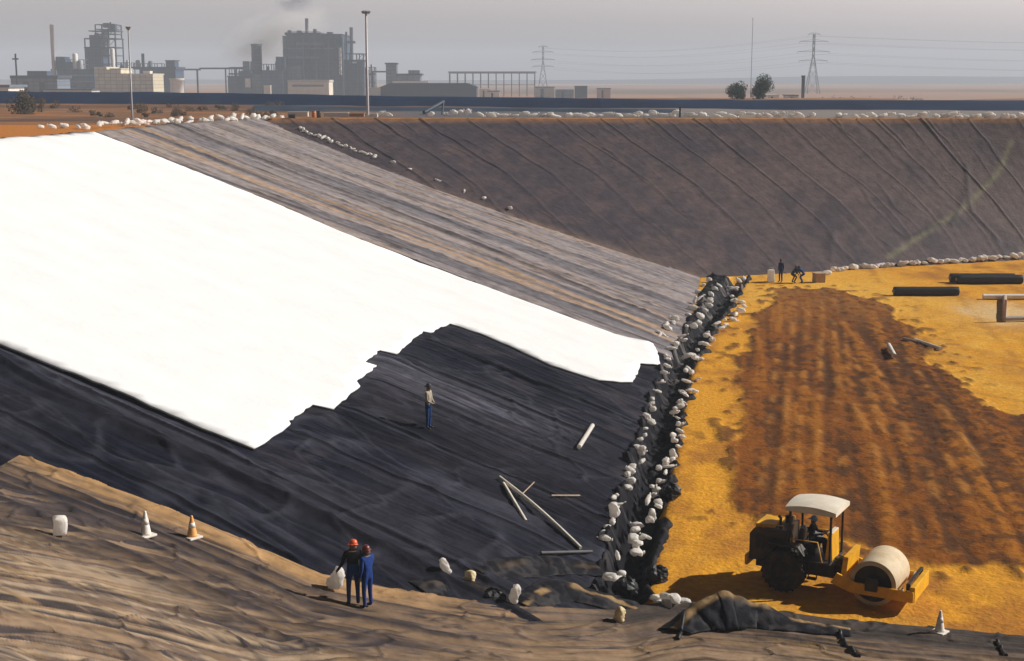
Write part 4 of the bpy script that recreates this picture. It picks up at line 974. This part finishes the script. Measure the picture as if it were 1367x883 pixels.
# tall pale stack
S = Site('chimney', 68, 420, 'tall thin white stack left of the open process tower', 'chimney')
S.cyl('shaft', M_tank, 68, 5.5, 33); S.cyl('base', M_conc, 68, 12, 113)
S = Site('mast', 20, 300, 'thin dark mast at the far left of the works', 'mast'); S.cyl('pole', M_frame, 20, 2.4, 72, n=8); S.part('crossarm', M_frame, [(16, 24, 78, 80)], dep=.3)
# process tower
S = Site('process_tower', 134, 430, 'open steel process tower with platforms and a white column behind the beige building', 'process tower')
S.frame('steel_frame', 113, 154, 52, nx=5, nz=7, dep=8); S.frame('upper_frame', 127, 153, 33, 52, nx=4, nz=3, dep=7, dy=.3)
S.part('lower_cladding', M_steel, [(114, 137, 64)], dep=7, dy=.6); S.part('upper_cladding', M_steel, [(119, 132, 47, 63.5)], dep=6, dy=.7)
S.part('platform', M_roof, [(112, 155, 63, 64.5), (112, 155, 51, 52.5), (118, 154, 41, 42.2)], dep=8.6, dy=-.3)
S.cyl('column', M_tank, 149, 6, 66, dy=-.9, dome=True); S.cyl('vessel', M_galv, 140, 9, 42, 62, dy=1.5, dome=True); S.cyl('vessel', M_steel2, 128, 7, 46, 63, dy=1.5, dome=True)
S.cyl('vent_pipe', M_frame, 147, 2.2, 30, 40, dy=2); S.part('head_house', M_frame, [(137, 145, 31, 37), (148, 152, 32, 42)], dep=3, dy=2)
# dark process block left of it
S = Site('process_building', 98, 415, 'dark low process block with tanks on its roof left of the beige building', 'industrial building')
S.part('wall', M_steel, [(76, 125.5, 95)], dep=12); S.part('roof', M_roof, [(75, 125.8, 92.5, 95)], dep=13, dy=-.5)
S.part('band', M_steel2, [(77, 124, 100, 101.5), (77, 124, 108, 109.5)], dep=.2, dy=-.2)
S.part('roof_house', M_steel, [(74, 86, 76, 92.5), (88, 95, 83, 92.5)], dep=5, dy=1); S.cyl('roof_tank', M_tank, 99, 7, 73, 92.5, dy=1, dome=True); S.cyl('roof_tank', M_galv, 106, 7, 82, 92.5, dy=1, dome=True)
S.frame('pipe_gantry', 76, 112, 80, 92.5, nx=5, nz=2, dep=4, dy=2, t=.1)
for k in range(5): S.part('opening', M_dg, [(79+k*9, 85+k*9, 111, 118)], dep=.15, dy=-.15)
S = Site('workshop', 45, 340, 'long low grey workshop with a pale roof edge at the far left', 'workshop'); S.part('wall', M_steel2, [(14, 76, 105)], dep=10); S.part('roof', M_roof, [(13, 77, 101, 105)], dep=11, dy=-.5); S.part('door', M_dg, [(30, 38, 110)], dep=.15, dy=-.15); S.part('door', M_dg, [(52, 60, 110)], dep=.15, dy=-.15); S.part('roof_vent', M_steel, [(36, 62, 95, 101)], dep=4, dy=2)
S = Site('low_building', 100, 300, 'low pale flat-roofed strip building in front of the dark process block', 'building'); S.part('wall', M_conc, [(58, 122, 120.5)], dep=6); S.part('roof', M_roof, [(57, 123, 119, 120.5)], dep=7, dy=-.5)
# beige building
S = Site('beige_building', 164, 395, 'windowless beige stepped building in front of the process tower', 'industrial building')
S.part('wall', M_beige, [(126, 161, 93), (161.2, 204, 100)], dep=12); S.part('roof', M_beige, [(125.4, 142, 89.5, 93), (146, 161.3, 91.5, 93)], dep=12.6, dy=-.3); S.part('parapet', M_cream, [(161.4, 204.5, 98.6, 100)], dep=12.6, dy=-.3)
S.part('roof_box', M_cream, [(191, 200, 95, 98.6)], dep=3, dy=2)
# dark structure to its right
S = Site('process_building', 205, 425, 'dark flat-topped plant structure right of the beige building with two small stacks', 'industrial building')
S.part('wall', M_steel, [(186, 234, 93)], dep=11); S.part('roof', M_roof, [(174, 235, 89.5, 93)], dep=12, dy=-.5); S.part('tower', M_steel, [(221, 233, 81.5, 89.5)], dep=5, dy=1); S.part('tower_cap', M_roof, [(220, 234, 80.5, 81.5)], dep=6, dy=.6)
S.cyl('stack', M_frame, 190, 4, 72, 89.5, dy=2); S.cyl('roof_tank', M_galv, 183, 6, 82, 89.5, dy=2, dome=True); S.cyl('roof_tank', M_steel2, 200, 6, 83, 89.5, dy=2, dome=True); S.frame('pipe_gantry', 178, 216, 85, 89.5, nx=5, nz=1, dep=3, dy=4, t=.1)
S = Site('storage_tank', 233, 390, 'squat white storage tank between the dark structure and the conveyor', 'storage tank'); S.cyl('shell', M_tank, 234, 18, 107.5, n=28); S.cyl('roof', M_cream, 234, 18.6, 106.2, 107.5, n=28)
# conveyor gantry
S = Site('conveyor', 280, 440, 'thin overhead conveyor on slim legs crossing toward the grey silo', 'conveyor')
S.part('gallery', M_frame, [(236, 266, 92, 94.2), (266, 325, 90.5, 92.7)], dep=2); S.part('leg', M_frame, [(262, 264, 94.2)], dep=.5); S.part('leg', M_frame, [(300, 301.5, 92.7)], dep=.5)
# silo group
S = Site('silo', 341, 430, 'tall grey silo standing over a cluster of low plant', 'silo'); S.cyl('shell', M_steel2, 341, 14, 61.5); S.cyl('cap', M_roof, 341, 15, 60, 61.5)
S = Site('plant_cluster', 340, 415, 'cluster of low dark plant buildings around the foot of the silo', 'industrial building')
S.part('wall', M_steel, [(304, 322, 103), (318, 336, 95), (349, 377, 96)], dep=9); S.part('roof', M_roof, [(303, 322.5, 101.5, 103), (349, 378, 94.5, 96)], dep=9.5, dy=-.3); S.part('bin', M_steel2, [(324, 333, 82, 95), (336.3, 348.7, 100)], dep=5, dy=.5)
S.part('white_door', M_tank, [(327, 334, 105, 117)], dep=.3, dy=-.31); S.part('pale_hut', M_cream, [(352, 361, 114)], dep=2, dy=-2.2); S.part('tall_bin', M_steel, [(368, 380, 76, 94.5)], dep=6, dy=1)
# the big boiler house
S = Site('boiler_house', 418, 420, 'largest blue grey block of the works with lighter bands and a roof vent', 'industrial building')
S.part('wall', M_steel, [(382, 456, 47)], dep=22); S.part('roof', M_roof, [(380, 428, 43.5, 47), (428.2, 457, 45.5, 47)], dep=23, dy=-.5)
S.part('side_bay', M_steel2, [(377, 381.8, 48, 88)], dep=14, dy=.5); S.part('louvre_band', M_steel2, [(395, 432, 56.5, 61), (384, 426, 75, 78.5)], dep=.3, dy=-.3); S.part('louvre_band', M_steel2, [(384, 446, 64, 66)], dep=.3, dy=-.3)
S.part('grey_panel', M_steel2, [(385, 402, 88, 105)], dep=.3, dy=-.3); S.part('dark_panel', M_dg, [(403, 445, 84, 85.5), (403, 445, 95, 96.5)], dep=.2, dy=-.2); S.part('corner_duct', M_tank, [(452, 455, 64, 100)], dep=.8, dy=-.8)
S.cyl('roof_vent', M_galv, 409, 4.6, 25, 43.5, dy=6); S.part('rail', M_frame, [(383, 427, 42, 42.6)], dep=.15, dy=.2)
for a_, b_2, t_ in ((384, 388, 40.5), (396, 402, 41), (418, 422, 39), (436, 444, 43)): S.part('roof_fan', M_steel2, [(a_, b_2, t_, 45.6)], dep=2, dy=2)
for k in range(5): S.part('pipe', M_frame if k % 2 else M_steel2, [(404+k*8.3, 405.3+k*8.3, 50+3*(k % 3), 106)], dep=.5, dy=-.8)
for k in range(4): S.part('opening', M_dg, [(446.5, 450.5, 52+k*12, 58+k*12)], dep=.2, dy=-.2)
S.frame('stair_frame', 447, 456.5, 50, nx=2, nz=9, dep=1.4, dy=-2.2, t=.07)
S = Site('annexe', 411, 395, 'low cream annexe at the foot of the big blue grey block', 'building'); S.part('wall', M_cream, [(384, 439, 110)], dep=9); S.part('roof', M_conc, [(383.5, 439.5, 107, 110)], dep=9.6, dy=-.3); S.part('window', M_steel2, [(390, 432, 113.5, 116)], dep=.15, dy=-.15)
S = Site('process_tower', 472, 425, 'narrow dark steel tower with two thin stacks attached right of the largest block', 'process tower')
S.part('cladding', M_steel, [(459, 484, 80)], dep=7, dy=.5); S.frame('steel_frame', 458, 485, 72, nx=4, nz=6, dep=8); S.part('platform', M_roof, [(457, 486, 80, 81.3), (457, 486, 96, 97)], dep=8.6, dy=-.3)
S.cyl('stack', M_galv, 468.5, 4.6, 37, dy=2); S.cyl('stack', M_galv, 462, 2.8, 43, dy=3); S.part('collar', M_steel2, [(464, 474, 55, 58)], dep=3, dy=1); S.part('bright_box', M_tank, [(470, 476, 82.5, 85)], dep=.3, dy=-.4)
# right hand cluster
S = Site('plant_building', 537, 410, 'pale stepped plant building with a stair tower right of the tall pale mast', 'industrial building')
S.part('tower', M_steel2, [(515, 529, 86)], dep=5); S.part('tower_cap', M_roof, [(513.5, 530, 84, 86)], dep=6, dy=-.4); S.part('wall', M_steel2, [(529.2, 561, 101)], dep=8); S.part('band', M_tank, [(524, 572, 108.5, 113)], dep=1, dy=-1.2); S.part('roof', M_roof, [(529.2, 563, 98.5, 101)], dep=8.6, dy=-.3); S.part('roof_house', M_steel2, [(545, 560, 94, 98.5)], dep=4, dy=1)
S.part('duct', M_frame, [(498, 514.8, 95, 97)], dep=1.2, dy=1); S.part('duct_leg', M_frame, [(496, 498.5, 95)], dep=1.2, dy=1); S.part('base', M_conc, [(488, 514.8, 117)], dep=6, dy=.5)
S = Site('long_shed', 570, 330, 'long dark navy shed behind the black embankment, right of centre-left', 'shed'); S.part('wall', M_shed, [(508, 636, 117)], dep=14); S.e['label'] = 'long dark navy shed with a plain roof below the pale stepped plant building'
x0, x1, z0, z1 = S.r(506, 638, 117); MB().prism([(x0, z1), (x1, z1), (x1-5, z1+1.9), (x0+5, z1+1.9)], -.8, 28.8).build('roof', M_shed, S.e)
S = Site('pipe_rack', 656, 450, 'faint long pipe rack on many legs beyond the navy shed', 'pipe rack'); S.frame('steel_frame', 600, 714, 98, nx=12, nz=2, dep=4, t=.14, m=M_steel2, brace=False)
x0, x1, z0, z1 = S.r(598, 716, 98)
for k in range(3): MB().tube([(x0, 1.6+k*2.2, z1+.7), (x1, 1.6+k*2.2, z1+.7)], .48, 8).build('pipe', M_galv, S.e)
for i, (a, b, t, D, m1, lab) in enumerate(((640, 655, 119.5, 380, M_cream, 'small cream hut at the right end of the navy shed'), (651, 667, 122.5, 330, M_tank, 'low white hut with a bright flat roof right of the navy shed'), (714, 740, 117, 400, M_conc, 'small pale grey building under the left pylon'),
    (742, 766, 120, 400, M_steel2, 'long grey hut just right of the left pylon'), (768, 784, 116, 380, M_shed, 'dark navy hut on the plain between grey hut and pinkish shed'), (798, 815, 119, 390, mat('pinkish wall', (.48, .34, .30), .8, var=.1), 'pinkish shed on the plain right of the navy hut'),
    (1025, 1040, 127.5, 232, M_tank, 'low white hut beside the dark trees on the right'), (1052, 1066, 128, 235, M_conc, 'small pale hut left of the dark post on the right'))):
    S = Site('hut', (a+b)/2, D, lab, 'hut'); S.part('wall', m1, [(a, b, t)], dep=4); S.part('roof', M_roof if i % 3 else M_tank, [(a-.6, b+.6, t-1, t)], dep=4.8, dy=-.4)
    S.part('door', M_dg, [(a+(b-a)*.3, a+(b-a)*.45, t+1.8)], dep=.1, dy=-.1)
S = Site('white_house', 4, 215, 'white house with dark windows cut by the left edge of the picture', 'house'); S.part('wall', M_tank, [(-22, 11, 117)], dep=7); S.part('roof', M_steel2, [(-23, 12.5, 113.5, 117)], dep=8, dy=-.5); S.part('window', M_dg, [(-3, 6, 124, 130)], dep=.12, dy=-.12); S.part('window', M_dg, [(-18, -9, 124, 130)], dep=.12, dy=-.12)
S = Site('post', 1073, 236, 'thick dark post beside the right pylon', 'post'); S.cyl('shaft', M_frame, 1073, 4.5, 103, n=10); S.cyl('cap', M_frame, 1073, 5.6, 101.5, 103, n=10)

# lattice pylons and the line between them
def pylon(px, pyt, D, label):
    t = at_y(px, pyt, D); h = t.z-PZ; e = empty('pylon', (t.x, D, PZ), 0, label=label, cat='pylon'); r = .075*D/600
    mb = MB(); b = h*.11; lv = [0, .22, .4, .55, .68, .8, .9, 1.0]
    def wd(f): return b*(1-.86*min(1, f/.62)) if f < .62 else b*.14
    for sx in (-1, 1):
        for sy in (-1, 1): mb.tube([(sx*wd(f), sy*wd(f), f*h) for f in (0, .62, 1.0)], r*1.5, 5)
    for a, c in zip(lv, lv[1:]):
        for sg in (-1, 1):
            for sy in (-1, 1): mb.tube([(-sg*wd(a), sy*wd(a), a*h), (sg*wd(c), sy*wd(c), c*h)], r*.8, 4); mb.tube([(sy*wd(a), -sg*wd(a), a*h), (sy*wd(c), sg*wd(c), c*h)], r*.8, 4)
    mb.build('lattice', M_frame, e)
    tips = []
    for f, w_ in ((.99, .10), (.87, .24), (.70, .27), (.55, .24)):
        a = MB(); a.tube([(-h*w_, 0, f*h), (h*w_, 0, f*h)], r*1.1, 5)
        for sg in (-1, 1): a.tube([(0, 0, f*h+h*.035), (sg*h*w_, 0, f*h)], r*.7, 4); tips.append(Vector((t.x+sg*h*w_, D, PZ+f*h-h*.03))); a.tube([(sg*h*w_, 0, f*h), (sg*h*w_, 0, f*h-h*.03)], r*.7, 4)
        a.build('crossarm', M_frame, e)
    return tips
t1 = pylon(725, 62, 1280, 'faint lattice pylon standing above the huts near the middle'); t2 = pylon(1087, 45, 1040, 'taller lattice pylon on the right beside the dark post')
w_ = MB()
for a, c in zip(t1, t2):
    pts = [a+(c-a)*k/20-Vector((0, 0, 6.4*math.sin(math.pi*k/20))) for k in range(21)]; w_.tube(pts, .035, 4)
    d = c+Vector((380, -120, 0)); pts = [c+(d-c)*k/20-Vector((0, 0, 6.4*math.sin(math.pi*k/20))) for k in range(21)]; w_.tube(pts, .035, 4)
tag(w_.build('power_cables', M_frame), 'thin power cables strung from the left pylon past the right one', 'cables')

# floodlight masts
def mast(px, pyt, pyb, r0, r1, hw, label, m):
    p = hit(px, pyb); t = at_y(px, pyt, p.y); h = t.z-p.z; e = empty('lamp_mast', p, 0, label=label, cat='lamp mast')
    MB().lathe([(r0, -.1), (r0, .1), (r1, h-.2), (0, h-.2)], 12).build('pole', m, e); MB().lathe([(r0*2.4, -.05), (r0*2.4, .12), (0, .12)], 12).build('base_plate', M_conc, e)
    hd = MB().lathe([(0, h-.2), (hw*.55, h-.2), (hw*.55, h-.05), (0, h-.05)], 14).build('lamp_frame', M_galv, e)
    for k in range(6):
        a = 2*math.pi*k/6; Mk = Matrix.Translation((math.cos(a)*hw*.72, math.sin(a)*hw*.72, h-.02)) @ Matrix.Rotation(a, 4, 'Z') @ Matrix.Rotation(.5, 4, 'Y')
        MB().box(-.12*hw/.5, .12*hw/.5, -.16*hw/.5, .16*hw/.5, -.14, .10, Mk).build('lamp', M_galv, hd)
M_mast = mat('weathered mast paint', (.42, .40, .40), .5, var=.1)
mast(177, 37, 163, .085, .06, .22, 'grey lamp mast behind the sandbagged rim of the left slope', M_galv)
mast(491, 16, 154, .15, .11, .48, 'thick pale lamp mast on the rim above the corner crease', M_mast)
mast(1002, 25, 131, .20, .15, .50, 'thin lamp mast rising from between the two dark trees', M_frame)

# black lined embankment beyond the road, a structure of the ground
def bank(name, pts, m):
    vs = []; fs = []
    for (x, y, h, wd_) in pts:
        for dy, z in ((-wd_, -.1), (-wd_*.35, h*.75), (-wd_*.12, h), (wd_*.5, h), (wd_*1.6, -.1)): vs.append((x, y+dy, RIM+z))
    for i in range(len(pts)-1):
        for k in range(4): a = i*5+k; fs.append((a, a+5, a+6, a+1))
    mb = MB(); mb.add(vs, fs, False); return mb.build(name, m)
M_bank = mat('navy black bank lining', (.008, .022, .060), .8, var=.35, scale=.12, spec=.12)
pp_ = []
for px, D, pyt in ((-260, 225, 121), (56, 222, 123), (130, 222, 123.2), (300, 215, 124.5), (480, 205, 128.5), (640, 198, 130.5), (800, 190, 132.5), (1000, 184, 134), (1200, 180, 135), (1367, 178, 135.5), (1800, 172, 136)):
    p = at_y(px, pyt, D+3); pp_.append((p.x, D+4, p.z-RIM, 7))
# resample so its crest wanders a little
q_ = []
for a, c in zip(pp_, pp_[1:]):
    n = max(1, int(abs(c[0]-a[0])/2.5))
    for k in range(n): f = k/n; q_.append((a[0]+(c[0]-a[0])*f, a[1]+(c[1]-a[1])*f+.5*float(vn(a[0]*.2+k*.4, 3, 61)), a[2]+(c[2]-a[2])*f+.07*float(vn(a[0]*.1+k*.5, 1, 62)), 7))
tag(bank('embankment', q_, M_bank), kind='structure')
bb = []
for px, D, pyt in ((340, 178, 141), (480, 176, 143), (700, 170, 145), (903, 163, 146.5)):
    p = at_y(px, pyt, D); bb.append((p.x, D, p.z-RIM, 4))
tag(bank('embankment', bb, mat('dark shoulder', (.040, .056, .085), .85, var=.35, scale=.3, spec=.1)), kind='structure')

# things along the rim
M_wall = mat('pale low wall', (.55, .53, .50), .85, var=.15, scale=.6)
def rimbox(name, px0, px1, pyt, pyb, dep, m, label, cat, cap=None):
    p = hit((px0+px1)/2, pyb); a, b = at_y(px0, pyt, p.y), at_y(px1, pyt, p.y); h = a.z-p.z; e = empty(name, p, 0, label=label, cat=cat); w2 = (b.x-a.x)/2
    MB().box(-w2, w2, 0, dep, -.1, h*.9, bev=min(.04, h*.1)).build('body', m, e); MB().box(-w2-.04, w2+.04, -.04, dep+.04, h*.9+.002, h, bev=min(.015, h*.03)).build('lid', cap or m, e); return e
rimbox('wall_block', 384, 411, 149.5, 155.8, .7, M_wall, 'pale low wall block on the rim right of the bag heap', 'wall block')
rimbox('crate', 385, 394, 153, 159, .5, M_dg, 'small dark crate at the top of the corner crease', 'crate')
rimbox('wall_block', 432, 465, 150.5, 156, .7, M_wall, 'pale low wall block on the rim right of the two drums', 'wall block')
rimbox('earth_box', 466, 486, 151.5, 156, .6, mat('rusty board', (.38, .16, .05), .8), 'rusty low box on the rim just left of the thick pale mast', 'box')
rimbox('white_box', 493, 504, 151.5, 156.5, .6, M_tank, 'small white box at the foot of the thick pale mast', 'box')
def drum_(px, pyt, pyb, m, label):
    p = hit(px, pyb); t = at_y(px, pyt, p.y); h = t.z-p.z; r = h*.32; e = empty('oil_drum', p, 0, label=label, cat='drum')
    MB().lathe([(r, 0), (r, h*.33), (r*1.05, h*.34), (r, h*.36), (r, h*.66), (r*1.05, h*.67), (r, h*.69), (r, h)], 16).build('shell', m, e); MB().lathe([(r*1.04, h), (r*1.04, h+.02), (r*.9, h+.02), (r*.9, h), (0, h)], 16).build('lid', m, e)
drum_(419, 148.5, 157, mat('orange drum paint', (.55, .18, .03), .5), 'orange drum on the rim between the pale wall blocks'); drum_(426, 148.5, 157.5, M_dark, 'near black drum standing beside the orange one')
rimbox('marker_post', 906.5, 909, 143, 157, .2, M_frame, 'dark square post in the rim sandbags above the far slope', 'post')
# inclined conveyor lying on the shoulder
A, B_ = hit(566, 153), hit(590, 152); tp = at_y(592, 136, B_.y); e = empty('loading_ramp', A, 0, label='small dark inclined loading ramp behind the rim sandbags', cat='ramp')
MB().tube([(0, 0, .2), tp-A], .22, 6).build('boom', M_frame, e); MB().tube([(tp.x-A.x, .0, 0), tp-A], .1, 6).build('leg', M_frame, e)

# more pipework among the plant
for px0, px1, pt, D, nx, nz, lab in ((156, 175, 84, 432, 4, 3, 'small open pipe frame between the tall process tower and the dark structure'), (306, 333, 90, 436, 5, 3, 'open pipe frame left of the grey silo'), (349, 376, 86, 436, 5, 3, 'open pipe frame between the silo and the largest block'),
        (486, 500, 90, 436, 3, 4, 'small open frame at the right foot of the narrow steel tower'), (52, 75, 96, 436, 5, 2, 'low open frame left of the dark process block')):
    S = Site('pipe_frame_tower', (px0+px1)/2, D, lab, 'pipe frame'); S.frame('steel_frame', px0, px1, pt, nx=nx, nz=nz, dep=4, t=.11)
    S.cyl('vessel', M_steel2, px0+(px1-px0)*.3, 4.5, pt+4, dy=1, dome=True); S.cyl('vessel', M_galv, px0+(px1-px0)*.72, 3.5, pt-3, dy=1, dome=True); S.part('duct', M_steel, [(px0-1, px1+1, pt+8, pt+10)], dep=1, dy=-.6)
# ------------------------------------------------------------------ trees, scrub
def leaf_mat(name, c):
    return mat(name, c, .8, var=.4, scale=1.2, spec=.1)
M_leaf = leaf_mat('dark foliage', (.030, .045, .026)); M_trunk = mat('bark', (.09, .065, .05), .9); M_dry = leaf_mat('dry scrub', (.15, .095, .055)); M_dry2 = leaf_mat('grey scrub', (.085, .07, .052))
def crown_mesh(h, w_, seed, n, s, lo=.15):
    r_ = random.Random(seed); mb = MB(); cl_ = []
    for k in range(9): 
        a = r_.uniform(0, 6.28); q = r_.uniform(.1, .75); cl_.append((Vector((math.cos(a)*w_*.5*q, math.sin(a)*w_*.5*q, h*r_.uniform(lo+.15, .86))), w_*r_.uniform(.16, .32)))
    for k in range(n):
        c, rr = r_.choice(cl_); d = Vector((r_.gauss(0, 1), r_.gauss(0, 1), r_.gauss(0, .85))).normalized()*rr*r_.random()**.4; p = c+d; p.z = max(p.z, .05)
        u = Vector((r_.gauss(0, 1), r_.gauss(0, 1), r_.gauss(0, 1))).normalized(); v_ = u.orthogonal().normalized(); a = s*r_.uniform(.6, 1.3)
        mb.add([p-u*a, p+v_*a*.5, p+u*a, p-v_*a*.5], [(0, 1, 2, 3)])
    return mb
def tree(px, pyt, pyb, wpx, label, name='tree', m=M_leaf, n=4200, group=None, s=None, trunk=True, cat='tree'):
    p = hit(px, pyb) if pyb < 160 else hit(px, pyb); t = at_y(px, pyt, p.y); h = t.z-p.z; w2 = at_y(px+wpx, pyt, p.y).x-t.x
    e = empty(name, p, 0, label=label, cat=cat, group=group)
    crown_mesh(h, w2, int(px), n, s or w2*.03, -.1 if cat != 'tree' else -.16).build('crown', m, e)
    mb = MB(); r_ = random.Random(px)
    mb.tube([(0, 0, -.1), (.05*h*.2, 0, h*.3), (-.02*h, .02*h, h*.65)], [h*.05, h*.038, h*.015], 8)
    for k in range(5):
        a = k*1.3; mb.tube([(0, 0, h*(.22+.06*k)), (math.cos(a)*w2*.28, math.sin(a)*w2*.28, h*(.5+.07*k))], [h*.022, h*.008], 6)
    mb.build('trunk', M_trunk, e)
tree(984, 107, 133, 34, 'smaller left one of two dark round trees behind the embankment'); tree(1013, 102, 133, 38, 'larger right one of two dark round trees behind the embankment')
tree(31, 122, 153, 42, 'broad grey brown thorn bush at the left behind the orange bank', 'bush', M_dry2, 3200, cat='bush')
tree(56, 124, 150, 18, 'thin pale bush close to the right of the broad thorn bush', 'bush', M_dry, 900, cat='bush')
rs = random.Random(11)
for k in range(34):
    px = rs.uniform(40, 370); py = rs.uniform(143, 157); hpx = rs.uniform(4, 9)
    tree(px, py-hpx, py, rs.uniform(8, 22), 'low dry brown shrub on the scrubland between the left rim and the embankment', 'shrub', rs.choice((M_dry, M_dry2)), 260, 'dry shrubs on the scrubland', trunk=False, cat='shrub', s=.09)
mb = MB()
for k in range(26):
    px = 1092+k*5.6; p = at_y(px, 128, 560+(k % 5)*20); q = crown_mesh(2.2+.9*math.sin(k*1.7), 7, 70+k, 130, .42, 0); off = Vector((p.x, p.y, float(H(p.x, p.y))-.1)); mb.add([Vector(v)+off for v in q.v], q.f)
tag(mb.build('scrub_strip', M_leaf), 'dark strip of low scrub on the plain behind the embankment right of the thick post', 'scrub', kind='stuff')

# ------------------------------------------------------------------ smoke
if SMOKE:
    for (px, py, sx_, sz_, dn, cc, nm) in ((366, 48, 40, 17, 4.5, (.97, .97, .97, 1), 'pale'), (392, 4, 13, 6.5, 2.2, (.22, .22, .30, 1), 'dark')):
        sm_ = MB().lathe([(0, -1), (.38, -.92), (.7, -.71), (.92, -.38), (1, 0), (.92, .38), (.7, .71), (.38, .92), (0, 1)], 24).mesh('smoke')
        m = bpy.data.materials.new('drifting smoke'); m.use_nodes = True; nt = m.node_tree; nt.nodes.remove(nt.nodes['Principled BSDF'])
        pv = nt.nodes.new('ShaderNodeVolumePrincipled'); pv.inputs['Color'].default_value = cc
        tcn = nt.nodes.new('ShaderNodeTexCoord'); nn = nt.nodes.new('ShaderNodeTexNoise'); nn.inputs['Scale'].default_value = 2.2; nn.inputs['Detail'].default_value = 4
        gr = nt.nodes.new('ShaderNodeTexGradient'); gr.gradient_type = 'SPHERICAL'; nt.links.new(tcn.outputs['Object'], gr.inputs['Vector']); nt.links.new(tcn.outputs['Object'], nn.inputs['Vector'])
        mr = nt.nodes.new('ShaderNodeMapRange'); mr.inputs['From Min'].default_value = .35; mr.inputs['From Max'].default_value = .7; nt.links.new(nn.outputs['Fac'], mr.inputs['Value'])
        m1 = nt.nodes.new('ShaderNodeMath'); m1.operation = 'MULTIPLY'; nt.links.new(gr.outputs['Fac'], m1.inputs[0]); nt.links.new(mr.outputs['Result'], m1.inputs[1])
        m2 = nt.nodes.new('ShaderNodeMath'); m2.operation = 'MULTIPLY'; m2.inputs[1].default_value = SMOKE*dn; nt.links.new(m1.outputs[0], m2.inputs[0]); nt.links.new(m2.outputs[0], pv.inputs['Density'])
        nt.links.new(pv.outputs['Volume'], nt.nodes['Material Output'].inputs['Volume'])
        o = link('smoke', sm_, m); p = at_y(px, py, 900); o.location = p; o.scale = (sx_, 20, sz_); o.rotation_euler = (0, -.35 if nm == 'pale' else 0, 0); tag(o, kind='stuff')
# ------------------------------------------------------------------ light, sky, haze
SUN = Vector((.97, .20, 0)).normalized()*math.cos(R(34))+Vector((0, 0, math.sin(R(34))))
ld = bpy.data.lights.new('sun', 'SUN'); ld.energy = 5.0; ld.angle = R(.6); ld.color = (1, .955, .89)
lo = bpy.data.objects.new('sun', ld); COL.objects.link(lo); lo.rotation_euler = SUN.to_track_quat('Z', 'Y').to_euler()
w = bpy.data.worlds.new('World'); sc.world = w; w.use_nodes = True; N = w.node_tree.nodes; L = w.node_tree.links
sky = N.new('ShaderNodeTexSky'); sky.sky_type = 'NISHITA'; sky.sun_disc = False
sky.sun_elevation = R(34); sky.sun_rotation = math.atan2(SUN.x, SUN.y); sky.dust_density = 4; sky.air_density = 1.2; sky.ozone_density = 1
hs = N.new('ShaderNodeHueSaturation'); hs.inputs['Saturation'].default_value = SKY_SAT
tn = N.new('ShaderNodeMix'); tn.data_type = 'RGBA'; tn.blend_type = 'MULTIPLY'; tn.inputs['Factor'].default_value = 1; tn.inputs['B'].default_value = SKY_TINT
L.new(sky.outputs['Color'], hs.inputs['Color']); L.new(hs.outputs['Color'], tn.inputs['A'])
tcw = N.new('ShaderNodeTexCoord'); sx = N.new('ShaderNodeSeparateXYZ'); mr = N.new('ShaderNodeMapRange'); mr.interpolation_type = 'SMOOTHSTEP'
mr.inputs['From Min'].default_value = .09; mr.inputs['From Max'].default_value = .30; mr.inputs['To Min'].default_value = 1.0; mr.inputs['To Max'].default_value = ZEN   # bright dusty air low down, sky above dimmed to deepen shadows
L.new(tcw.outputs['Generated'], sx.inputs[0]); L.new(sx.outputs['Z'], mr.inputs['Value'])
tz = N.new('ShaderNodeMix'); tz.data_type = 'RGBA'; tz.blend_type = 'MULTIPLY'; tz.inputs['Factor'].default_value = 1
L.new(tn.outputs['Result'], tz.inputs['A']); L.new(mr.outputs['Result'], tz.inputs['B']); L.new(tz.outputs['Result'], N['Background'].inputs['Color']); N['Background'].inputs['Strength'].default_value = SKY_STR
if HAZE:
    hz = MB().box(-3600, 3600, -300, 4200, -2.0, 88.0).mesh('haze')
    m = bpy.data.materials.new('haze air'); m.use_nodes = True; nt = m.node_tree; nt.nodes.remove(nt.nodes['Principled BSDF'])
    pv = nt.nodes.new('ShaderNodeVolumePrincipled'); pv.inputs['Density'].default_value = HAZE; pv.inputs['Color'].default_value = HAZE_COL
    pv.inputs['Anisotropy'].default_value = .0
    nt.links.new(pv.outputs['Volume'], nt.nodes['Material Output'].inputs['Volume'])
    tag(link('haze', hz, m), kind='stuff')
sc.cycles.volume_bounces = 1; sc.cycles.max_bounces = 6; sc.cycles.use_denoising = True
v = sc.view_settings; v.view_transform = 'Standard'; v.look = 'None'; v.gamma = 1; v.use_curve_mapping = False; v.exposure = EXPO
